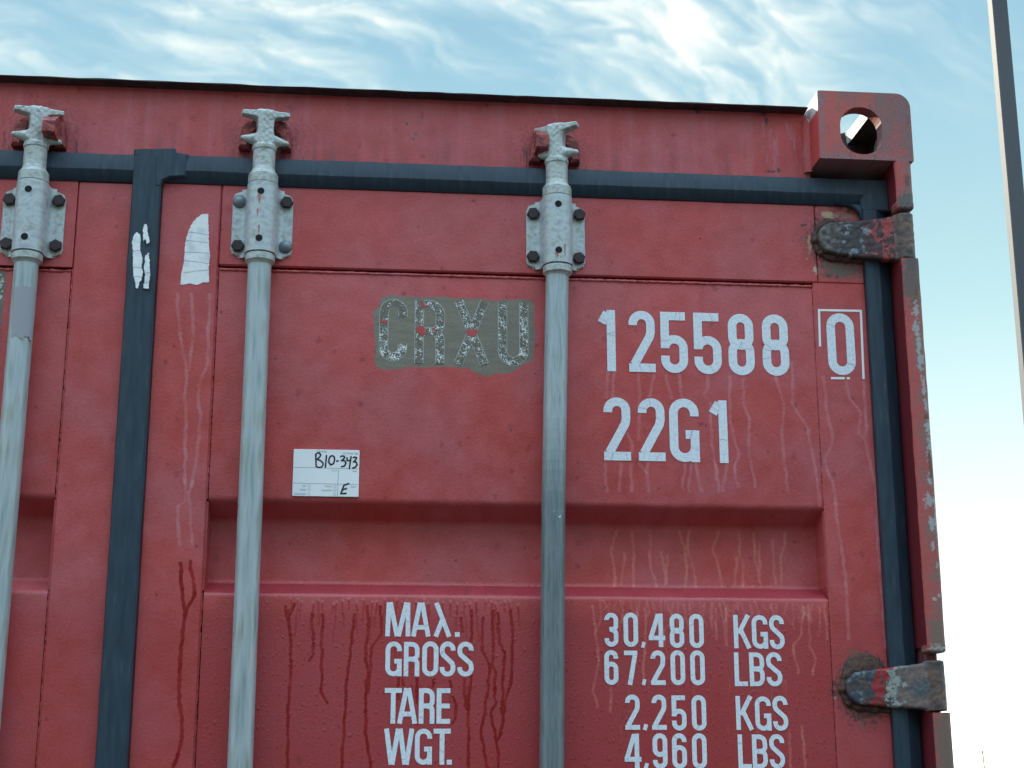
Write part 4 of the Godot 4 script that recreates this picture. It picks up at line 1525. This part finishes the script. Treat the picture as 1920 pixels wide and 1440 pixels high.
	for i in 34:
		var x := 236.0 + 350.0 * (i + rng.randf()) / 34.0
		var y := 1764.0 - rng.randf_range(0.0, 8.0)
		streak([x, y, x + rng.randf_range(-4, 4), y - rng.randf_range(12.0, 60.0)], rng.randf_range(2.0, 4.0), rgb(140, 6, 12), 0.45, 300 + i, 8, 0.6)
		spot(x, y + 3, 3.2, 3.6, rgb(206, 150, 158), 0.4, 0.4, 0.8, i)
	for i in 30:   # under the weights, from the letters
		var x := rng.randf_range(385.0, 510.0) if i % 2 else rng.randf_range(710.0, 985.0)
		var y: float = [1650.0, 1640.0, 1583.0, 1705.0][i % 4]
		streak([x, y, x + rng.randf_range(-3, 3), y - rng.randf_range(14.0, 46.0)], rng.randf_range(2.0, 3.6), rgb(140, 8, 14) if i % 2 else rgb(206, 120, 104), 0.4, 400 + i, 6, 0.7)
	# beads of water standing on the lower panel
	rng.seed = 123
	for i in 1150:
		var x := rng.randf_range(118.0, 1054.0)
		var y := rng.randf_range(1470.0, 1760.0)
		if y > 1700.0 and rng.randf() < 0.5:
			continue
		var r := rng.randf_range(0.9, 2.3)
		bead(x, y, r, r * rng.randf_range(1.0, 1.7), rng.randi_range(24, 50))
	for i in 400:
		bead(rng.randf_range(118.0, 1054.0), rng.randf_range(1792.0, 1880.0), rng.randf_range(0.8, 1.6), rng.randf_range(0.8, 1.8), rng.randi_range(16, 40))
	# burnt and rusted paint round the hinge welds
	spot(1098, 2350, 66, 68, rgb(120, 70, 72), 0.6, 0.45, 0.8, 21)
	spot(1098, 2350, 47, 53, rgb(66, 50, 50), 0.95, 0.6, 0.5, 22, -14)
	spot(1106, 2302, 40, 16, rgb(104, 92, 80), 0.9, 0.8, 0.4, 23)
	spot(1090, 2396, 15, 7, rgb(196, 168, 132), 0.9, 0.6, 0.4, 24)
	spot(1118, 2394, 22, 5, rgb(150, 112, 92), 0.8, 0.8, 0.5, 25)
	spot(1055, 2345, 4, 18, rgb(190, 150, 122), 0.85, 0.8, 0.5, 26)
	spot(1064, 2300, 5, 9, rgb(206, 190, 168), 0.85, 0.8, 0.5, 27)
	for i in 12:
		var a := rng.randf() * TAU
		spot(1098 + 56 * cos(a), 2350 + 60 * sin(a), rng.randf_range(2, 7), rng.randf_range(2, 7), [rgb(66, 52, 54), rgb(120, 84, 80), rgb(180, 140, 116)][i % 3], 0.7, 0.9, 0.5, 30 + i, -10)
	spot(1104, 1640, 56, 68, rgb(116, 70, 70), 0.6, 0.45, 0.8, 61)
	spot(1104, 1636, 42, 54, rgb(74, 58, 54), 0.95, 0.6, 0.5, 62, -14)
	for i in 10:
		var a := rng.randf() * TAU
		spot(1102 + 45 * cos(a), 1640 + 55 * sin(a), rng.randf_range(2, 6), rng.randf_range(2, 6), [rgb(60, 50, 48), rgb(128, 96, 82), rgb(184, 150, 120)][i % 3], 0.7, 0.9, 0.5, 70 + i, -10)
	# the post: greyed ends at the hinge lugs, bare primer where the paint is knocked off its face
	for k in [[1203, 2402, 18, 20, 92, 96, 94], [1202, 2270, 20, 44, 104, 92, 86], [1206, 2300, 16, 14, 96, 88, 84], [1206, 1716, 18, 32, 124, 106, 94], [1206, 1694, 18, 8, 158, 160, 152], [1206, 1560, 22, 60, 118, 102, 90], [1206, 1500, 20, 40, 124, 102, 90]]:
		spot(k[0], k[1], k[2], k[3], rgb(k[4], k[5], k[6]), 0.9, 0.8, 0.4, int(k[1]))
	for k in [[1206, 2222, 5, 16], [1204, 2192, 7, 13], [1207, 2166, 5, 14], [1208, 2140, 6, 18], [1210, 2096, 4, 22], [1212, 2068, 3, 10], [1212, 2034, 6, 12], [1213, 1998, 6, 26], [1210, 1950, 4, 10], [1206, 1918, 9, 12], [1208, 1882, 6, 12], [1207, 1850, 3, 8], [1212, 1820, 3, 5], [1216, 1890, 3, 40], [1199, 2216, 2, 3], [1204, 1768, 4, 3], [1212, 1775, 3, 4]]:
		spot(k[0], k[1], k[2], k[3], rgb(168, 176, 176), 0.85, 0.9, 0.35, int(k[1]) + 7, -12)
	for k in [[1211, 2050, 4, 6], [1212, 1985, 3, 24], [1213, 1968, 4, 14], [1209, 2252, 3, 10], [1207, 2440, 6, 12]]:
		spot(k[0], k[1], k[2], k[3], rgb(112, 78, 64), 0.9, 0.8, 0.4, int(k[1]) + 9)
	for i in 12:  # casting's upper left edge: pale primer tone painted in for its sunlit patch
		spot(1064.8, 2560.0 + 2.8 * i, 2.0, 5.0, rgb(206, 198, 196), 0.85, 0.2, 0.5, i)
	rng.seed = 5
	for i in 60:   # scuffs on the casting
		var x := rng.randf_range(1070.0, 1218.0)
		var y := rng.randf_range(2478.0, 2588.0)
		var c: Color = [rgb(98, 80, 84), rgb(180, 92, 84), rgb(120, 104, 104), rgb(150, 104, 92)][i % 4]
		streak([x, y, x + rng.randf_range(-1, 1), y - rng.randf_range(4.0, 26.0)], rng.randf_range(1.0, 5.0), c, 0.4, 800 + i)


func bead(x: float, y: float, rx: float, ry: float, up: int) -> void:
	var kx := rx / TW * PW
	var ky := ry / TH * PH
	var cx := px(x)
	var cy := py(y)
	for j in range(maxi(0, int(cy - ky)), mini(PH - 1, int(cy + ky) + 1) + 1):
		for i in range(maxi(0, int(cx - kx)), mini(PW - 1, int(cx + kx) + 1) + 1):
			var e := pow((i - cx) / kx, 2) + pow((j - cy) / ky, 2)
			if e < 1.0:
				var o := j * PW + i
				hgt[o] = clampi(hgt[o] + int(up * sqrt(1.0 - e)), 0, 255)
				rgh[o] = 30


func brushed(poly: PackedVector2Array, c: Color, ragged: float) -> void:   # a roughly brushed-on patch
	var lo := poly[0]
	var hi := poly[0]
	for p in poly:
		lo = lo.min(p)
		hi = hi.max(p)
	var f := noise(51, 0.03, 3)
	var grain := noise(52, 0.25, 2)
	for j in range(maxi(0, int(py(hi.y + 6))), mini(PH - 1, int(py(lo.y - 6))) + 1):
		for i in range(maxi(0, int(px(lo.x - 6))), mini(PW - 1, int(px(hi.x + 6))) + 1):
			var a := 0.0
			for s in [[-0.8, 0.4], [0.8, -0.4], [0.3, 0.9], [-0.3, -0.9]]:   # a soft edge from four samples
				var q := Vector2(TX0 + TW * (i + s[0] * 1.6) / PW + ragged * f.get_noise_2d(i, j), TY1 - TH * (j + s[1] * 1.6) / PH + ragged * f.get_noise_2d(i + 500, j))
				if Geometry2D.is_point_in_polygon(q, poly):
					a += 0.25
			if a > 0.0:
				var v := 1.0 + 0.10 * grain.get_noise_2d(i, j) + 0.08 * f.get_noise_2d(i * 0.4, j * 2.0)
				var o := j * PW + i
				tone(o, c.r8 * v, c.g8 * v, c.b8 * v, a)
				rgh[o] = int(lerpf(rgh[o], 150.0, a))


func texture(bytes: PackedByteArray, w: int, h: int, fmt: int) -> ImageTexture:
	var im := Image.create_from_data(w, h, false, fmt, bytes)
	return ImageTexture.create_from_image(im)


func std(c: Color, rough: float, metal := 0.0) -> StandardMaterial3D:
	var m := StandardMaterial3D.new()
	m.albedo_color = c
	m.roughness = rough
	m.metallic = metal
	return m


func mottled(stops: Array, freq: float, rough: float, metal: float, scale: Vector3, s: int, bump := 0.0, oct := 4) -> StandardMaterial3D:   # a surface whose tone wanders; scale: repeats per metre
	var m := std(Color.WHITE, rough, metal)
	var g := Gradient.new()
	g.offsets = PackedFloat32Array(stops.map(func(k): return k[0]))
	g.colors = PackedColorArray(stops.map(func(k): return k[1]))
	var t := NoiseTexture2D.new()
	t.width = 512
	t.height = 512
	t.seamless = true
	t.noise = noise(s, freq, oct)
	t.color_ramp = g
	m.albedo_texture = t
	m.uv1_triplanar = true
	m.uv1_world_triplanar = true
	m.uv1_scale = scale
	if bump > 0.0:
		var b := NoiseTexture2D.new()
		b.width = 512
		b.height = 512
		b.seamless = true
		b.noise = noise(s + 1, freq * 2.0, 3)
		m.heightmap_enabled = true
		m.heightmap_texture = b
		m.heightmap_scale = bump
	return m


func hinge_skin(x0: float, y0: float, w: float, h: float, s: int, lower: bool) -> StandardMaterial3D:   # rust, bare steel and what is left of the paint, planar over one hinge
	var k := 2.2
	var iw := int(w * k)
	var ih := int(h * k)
	var a := noise(s, 0.014, 4)
	var b := noise(s + 1, 0.024, 4)
	var c := noise(s + 2, 0.12, 3)
	var im := Image.create(iw, ih, false, Image.FORMAT_RGB8)
	for j in ih:
		for i in iw:
			var x := x0 + i / k
			var t := a.get_noise_2d(i, j)
			var u := b.get_noise_2d(i, j)
			var g := c.get_noise_2d(i, j)
			var col := rgb(88, 74, 68).lerp(rgb(64, 58, 62), clampf(0.5 + t * 1.4, 0, 1))
			if x > x0 + w * 0.74:        # the barrel: brown-grey
				col = rgb(116, 92, 80).lerp(rgb(82, 72, 70), clampf(0.5 + t * 1.2 + u, 0, 1))
			elif lower:
				var q := x - 1140.0 + 26.0 * u + 10.0 * g
				var q2 := 1136.0 - j / k * 0.25
				if absf(x - q2 + 20 * u - 4.0) < 8.0 + 10.0 * t:
					col = rgb(150, 44, 48)
				elif q > -6.0 and q < 12.0 + 14.0 * t:
					col = rgb(146, 152, 144)
				elif x < 1128.0 and t + 0.5 * u > -0.10:
					col = rgb(60, 68, 76).lerp(rgb(104, 114, 120), clampf((u - 0.2) * 4.0 + g * 0.3, 0, 1))
				elif q >= 12.0:
					col = rgb(122, 104, 98).lerp(rgb(84, 92, 96), clampf(0.5 + 2.0 * t, 0, 1))
			else:
				if x < 1098.0 + 20.0 * t:
					col = rgb(72, 66, 62).lerp(rgb(108, 104, 98), clampf(0.5 + u * 2.0, 0, 1))
				elif x < 1138.0 + 24.0 * u:
					col = rgb(62, 58, 62).lerp(rgb(128, 132, 138), clampf((u - 0.24) * 7.0 + g * 0.4, 0, 1))
				elif u + 0.3 * g > 0.2 or (x > 1166.0 and t > 0.0):
					col = rgb(160, 62, 62)
				else:
					col = rgb(70, 48, 50)
			var v := 1.0 + 0.15 * g
			im.set_pixel(i, j, Color(clampf(col.r * v, 0, 1), clampf(col.g * v, 0, 1), clampf(col.b * v, 0, 1)))
	var m := std(Color.WHITE, 0.55, 0.0)
	m.albedo_texture = ImageTexture.create_from_image(im)
	m.texture_repeat = false
	# the shared layout is (x - TX0) / TW across and (TY1 - y) / TH down; scaled to this hinge
	m.uv1_scale = Vector3(TW / w, TH / h, 1)
	m.uv1_offset = Vector3((TX0 - x0) / w, (y0 + h - TY1) / h, 0)
	var bt := NoiseTexture2D.new()
	bt.width = 256
	bt.height = 256
	bt.seamless = true
	bt.noise = noise(s + 5, 0.05, 4)
	return m


func crazed() -> StandardMaterial3D:   # the film of the painted-over letters, flaking to silver in places
	var x0 := 350.0
	var y0 := 2110.0
	var w := 270.0
	var h := 135.0
	var k := 3.6
	var iw := int(w * k)
	var ih := int(h * k)
	var f := noise(81, 0.11, 2)
	var g := noise(82, 0.06, 2)
	var big := noise(83, 0.02, 2)
	var im := Image.create(iw, ih, false, Image.FORMAT_RGB8)
	for j in ih:
		for i in iw:
			var x := x0 + i / k
			var y := y0 + h - j / k
			# more is gone towards the foot of the C and in the right-hand stem of the last letter
			var dens := -0.06 + 1.5 * big.get_noise_2d(i, j)
			if x < 415.0:
				dens += clampf((2185.0 - y) / 60.0, -0.5, 0.5)
			elif x > 578.0:
				dens += 0.45 * clampf((2225.0 - y) / 20.0, -1.0, 1.0)
			elif x > 475.0 and x < 545.0:
				dens += 0.4 - absf(y - 2180.0) / 70.0
			var n := f.get_noise_2d(i, j) + 0.6 * g.get_noise_2d(i, j)
			var c := rgb(118, 112, 100)
			if n > 0.46 - 0.46 * dens:
				c = rgb(244, 247, 246)
			elif n > 0.34 - 0.46 * dens:
				c = rgb(164, 164, 156)
			elif n < -0.42:
				c = rgb(80, 74, 68)
			im.set_pixel(i, j, c)
	var m := std(Color.WHITE, 0.35, 0.0)
	m.albedo_texture = ImageTexture.create_from_image(im)
	m.texture_repeat = false
	m.uv1_scale = Vector3(TW / w, TH / h, 1)
	m.uv1_offset = Vector3((TX0 - x0) / w, (y0 + h - TY1) / h, 0)
	return m


func materials() -> void:
	paint_wall()
	var m := std(Color.WHITE, 1.0)
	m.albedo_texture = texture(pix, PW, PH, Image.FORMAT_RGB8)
	m.roughness_texture = texture(rgh, PW, PH, Image.FORMAT_L8)
	m.roughness_texture_channel = BaseMaterial3D.TEXTURE_CHANNEL_RED
	m.heightmap_enabled = true
	m.heightmap_texture = texture(hgt, PW, PH, Image.FORMAT_L8)
	m.heightmap_scale = 0.2
	m.texture_repeat = false
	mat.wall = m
	mat.red = mottled([[0.0, rgb(176, 60, 62)], [0.5, rgb(188, 76, 78)], [1.0, rgb(184, 90, 96)]], 0.01, 0.5, 0.0, Vector3(1.4, 1.4, 1.4), 3, 0.05)
	mat.dirty = mottled([[0.0, rgb(70, 46, 46)], [0.45, rgb(104, 58, 58)], [0.6, rgb(128, 62, 62)], [1.0, rgb(92, 64, 62)]], 0.02, 0.65, 0.0, Vector3(4, 4, 4), 5, 0.1)
	mat.grime_shade = mottled([[0.0, rgb(44, 34, 34)], [0.6, rgb(66, 48, 46)], [1.0, rgb(92, 60, 58)]], 0.02, 0.8, 0.0, Vector3(3, 3, 3), 6, 0.06)  # dirt brown that also carries the shade inside the casting and under the lip
	mat.keeper = mottled([[0.0, rgb(84, 48, 56)], [0.45, rgb(128, 54, 54)], [0.62, rgb(164, 66, 60)], [0.8, rgb(176, 88, 72)], [1.0, rgb(116, 92, 98)]], 0.02, 0.55, 0.0, Vector3(7, 7, 7), 8, 0.1)
	mat.zinc = mottled([[0.0, rgb(152, 162, 163)], [0.35, rgb(180, 191, 194)], [0.5, rgb(194, 203, 206)], [0.64, rgb(184, 192, 192)], [1.0, rgb(150, 154, 142)]], 0.016, 0.40, 0.2, Vector3(6, 6, 6), 20, 0.03, 5)
	mat.cast = mottled([[0.0, rgb(128, 132, 120)], [0.38, rgb(174, 182, 178)], [0.6, rgb(192, 200, 198)], [1.0, rgb(152, 152, 138)]], 0.016, 0.45, 0.15, Vector3(7, 7, 7), 22, 0.06, 5)
	mat.rod = mottled([[0.0, rgb(134, 148, 146)], [0.30, rgb(164, 178, 179)], [0.48, rgb(176, 189, 192)], [0.62, rgb(181, 193, 196)], [0.76, rgb(170, 179, 175)], [1.0, rgb(142, 149, 140)]], 0.012, 0.42, 0.25, Vector3(11, 1.0, 11), 24, 0.02, 3)
	mat.rod_worn = mottled([[0.0, rgb(132, 146, 148)], [0.38, rgb(164, 178, 180)], [0.6, rgb(178, 190, 194)], [1.0, rgb(146, 156, 152)]], 0.02, 0.42, 0.25, Vector3(16, 1.2, 16), 25, 0.02, 4)
	mat.rod_worn.vertex_color_use_as_albedo = true
	mat.rubber = mottled([[0.0, rgb(28, 46, 60)], [0.5, rgb(38, 58, 72)], [0.8, rgb(46, 64, 78)], [1.0, rgb(72, 82, 88)]], 0.015, 0.55, 0.0, Vector3(9, 1.6, 9), 28, 0.03)
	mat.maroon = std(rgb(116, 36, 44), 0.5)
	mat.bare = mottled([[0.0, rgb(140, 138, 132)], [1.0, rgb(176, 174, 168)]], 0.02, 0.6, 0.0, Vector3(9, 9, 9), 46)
	mat.weep = std(rgb(176, 178, 160), 0.7)
	mat.scrape = std(rgb(182, 122, 110), 0.6)
	mat.bolt = mottled([[0.0, rgb(42, 36, 38)], [1.0, rgb(74, 62, 60)]], 0.05, 0.5, 0.3, Vector3(20, 20, 20), 30, 0.05)
	mat.bolt_grey = std(rgb(118, 128, 132), 0.4, 0.4)
	mat.hole = std(rgb(22, 22, 24), 0.9)
	mat.rust = mottled([[0.0, rgb(58, 42, 38)], [0.5, rgb(82, 58, 50)], [0.75, rgb(98, 70, 58)], [1.0, rgb(70, 56, 54)]], 0.012, 0.8, 0.0, Vector3(7, 7, 7), 32, 0.08, 3)
	mat.letter = mottled([[0.0, rgb(208, 216, 228)], [0.5, rgb(232, 238, 244)], [1.0, rgb(246, 248, 250)]], 0.04, 0.4, 0.0, Vector3(8, 8, 8), 34)
	mat.letter_edge = std(rgb(226, 226, 228), 0.5)
	mat.crack = std(rgb(178, 170, 182), 0.6)
	mat.white = mottled([[0.0, rgb(238, 242, 246)], [1.0, rgb(250, 250, 250)]], 0.01, 0.35, 0.0, Vector3(3, 3, 3), 36)
	mat.paper = mottled([[0.0, rgb(212, 216, 218)], [0.4, rgb(236, 240, 242)], [0.6, rgb(248, 250, 250)], [1.0, rgb(236, 236, 230)]], 0.01, 0.5, 0.0, Vector3(7, 7, 7), 47, 0.0, 3)
	mat.cream = std(rgb(224, 218, 204), 0.5)
	mat.speckle = crazed()
	mat.greypaint = std(rgb(114, 110, 104), 0.6)
	mat.outline = std(rgb(176, 180, 176), 0.4)
	mat.crease = std(rgb(168, 170, 178), 0.6)
	mat.ink = std(rgb(26, 18, 34), 0.5)
	mat.print = std(rgb(150, 164, 172), 0.6)
	mat.tape = std(rgb(158, 158, 164), 0.42)
	mat.hinge = hinge_skin(1050, 2290, 180, 120, 60, false)
	mat.hinge_low = hinge_skin(1056, 1590, 180, 120, 70, true)
	mat.lamp = std(rgb(64, 70, 76), 0.5, 0.0)
	mat.asphalt = mottled([[0.0, rgb(42, 41, 40)], [0.5, rgb(54, 53, 51)], [1.0, rgb(70, 68, 64)]], 0.02, 0.9, 0.0, Vector3(0.7, 0.7, 0.7), 40, 0.3)
	mat.shed = mottled([[0.0, rgb(58, 62, 60)], [1.0, rgb(78, 82, 80)]], 0.02, 0.7, 0.0, Vector3(0.4, 0.4, 0.4), 44)
	mat.pole = std(rgb(150, 150, 60), 0.6)


const TRICKLES := [
	["L", 5, 722, 2123, 720, 2080],
	["L", 5, 732, 2123, 729, 2082],
	["L", 5, 771, 2122, 772, 2083, 769, 2015],
	["L", 5, 795, 2121, 788, 2084],
	["L", 5, 814, 2121, 822, 2082],
	["L", 5, 835, 2122, 839, 2085],
	["L", 5, 880, 2122, 881, 2104, 875, 2088, 884, 2076, 884, 2032, 889, 1954],
	["L", 5, 916, 2121, 915, 2046, 925, 1995, 918, 1970, 923, 1943],
	["L", 5, 938, 2118, 937, 2079, 945, 2051, 942, 1998, 951, 1943],
	["L", 5, 990, 2122, 1002, 2076, 996, 2022, 1001, 1937],
	["L", 5, 1018, 2148, 1016, 2081, 1038, 2036, 1049, 1957, 1050, 1915],
	["L", 5, 716, 1979, 718, 1932],
	["L", 5, 740, 1979, 738, 1932],
	["L", 5, 756, 1977, 757, 1933],
	["L", 5, 768, 1980, 780, 1963, 783, 1933],
	["L", 5, 783, 1980, 780, 1963],
	["L", 5, 840, 1979, 836, 1934],
	["L", 5, 850, 1979, 845, 1934],
	["L", 5, 857, 1982, 865, 1935],
	["L", 5, 890, 1980, 893, 1935],
	["L", 5, 907, 1983, 899, 1935],
	["L", 5, 752, 2027, 759, 2005, 756, 1992],
	["L", 5, 1067, 2123, 1069, 2076, 1076, 2020, 1061, 1987, 1069, 1957],
	["L", 5, 1103, 2116, 1107, 2090, 1124, 2065, 1119, 2034, 1128, 2021, 1139, 1958],
	["L", 5, 1131, 2116, 1132, 2083, 1132, 2044, 1128, 2027],
	["L", 5, 1072, 1957, 1075, 1919, 1086, 1783, 1084, 1710],
	["L", 5, 1141, 1958, 1139, 1864, 1140, 1784, 1141, 1699],
	["T", 4.5, 739, 1881, 731, 1851, 736, 1808, 734, 1793],
	["T", 4.5, 763, 1881, 766, 1840, 764, 1793],
	["T", 4.5, 792, 1882, 791, 1824, 801, 1794],
	["T", 4.5, 838, 1882, 845, 1853, 849, 1825, 845, 1794],
	["T", 4.5, 854, 1883, 851, 1859, 858, 1822, 862, 1794],
	["T", 4.5, 900, 1882, 891, 1854, 899, 1819, 903, 1795],
	["T", 4.5, 933, 1882, 933, 1851, 937, 1826, 936, 1795],
	["T", 4.5, 957, 1881, 957, 1842, 964, 1799],
	["T", 4.5, 986, 1870, 986, 1827, 988, 1796],
	["T", 4.5, 1007, 1882, 997, 1827, 997, 1796],
	["T", 4.5, 751, 1846, 745, 1795],
	["T", 4.5, 809, 1849, 815, 1797],
	["T", 4.5, 818, 1843, 815, 1797],
	["T", 4.5, 928, 1842, 923, 1797],
	["T", 4.5, 964, 1864, 964, 1820],
	["T", 4, 693, 1761, 697, 1732, 701, 1678, 692, 1634, 699, 1608],
	["T", 4, 772, 1756, 774, 1741, 768, 1644],
	["T", 4, 881, 1757, 881, 1709],
	["T", 4, 897, 1757, 896, 1700],
	["T", 4, 1018, 1761, 1013, 1722, 999, 1701, 1005, 1659],
	["T", 4, 1025, 1762, 1025, 1701, 1032, 1683, 1026, 1657],
	["T", 4, 1050, 1765, 1052, 1710],
	["T", 4, 987, 1577, 986, 1522],
	["T", 4, 1006, 1583, 1009, 1522],
	["T", 4, 720, 1640, 718, 1603],
	["W", 4, 356, 1756, 359, 1736, 355, 1680, 359, 1666, 357, 1628, 358, 1574, 366, 1522],
	["W", 4, 376, 1756, 378, 1721, 364, 1691, 363, 1670, 360, 1628],
	["W", 4, 512, 1752, 511, 1705],
	["W", 4, 511, 1656, 507, 1608, 508, 1522],
	["W", 4, 528, 1741, 527, 1696, 538, 1667, 537, 1641, 532, 1609, 526, 1574, 536, 1522],
	["W", 4, 543, 1752, 543, 1674, 547, 1660, 545, 1625, 548, 1616, 541, 1601, 552, 1542, 551, 1522],
	["W", 4, 551, 1747, 552, 1706, 560, 1689, 558, 1638, 556, 1598],
	["W", 4, 570, 1752, 573, 1708, 571, 1656, 560, 1605, 555, 1569, 551, 1562],
	["W", 4, 495, 1740, 498, 1718],
	["W", 4, 484, 1625, 489, 1612, 488, 1594, 483, 1585],
	["W", 4, 501, 1650, 503, 1612, 507, 1605],
	["W", 4, 404, 1652, 405, 1619],
	["W", 4, 431, 1652, 432, 1614],
	["W", 4, 411, 1650, 412, 1639],
	["W", 4, 456, 1650, 454, 1637],
	["W", 4, 480, 1648, 482, 1637],
	["W", 4, 241, 1751, 248, 1666, 245, 1613, 247, 1522],
	["W", 4, 276, 1744, 280, 1686, 273, 1674],
	["W", 4, 291, 1744, 292, 1636, 301, 1613],
	["W", 4, 338, 1744, 332, 1682, 328, 1628, 325, 1522],
	["W", 4, 236, 1755, 241, 1732],
	["W", 4, 249, 1759, 242, 1736],
	["L", 4.5, 82, 1940, 83, 1909, 72, 1900, 78, 1841],
	["L", 4.5, 94, 1940, 89, 1922, 96, 1841],
	["W", 5, 81, 1817, 86, 1773, 91, 1738, 87, 1675, 90, 1612, 95, 1595, 95, 1561, 87, 1523],
	["W", 5, 95, 1820, 103, 1773, 92, 1738],
	["L", 5, 55, 2231, 62, 2166, 76, 2108, 74, 2079, 79, 2022, 81, 1934],
	["L", 5, 76, 2232, 82, 2167, 79, 2108],
	["L", 5, 104, 2233, 106, 2121, 94, 2085, 99, 2034, 98, 1977, 91, 1929]]
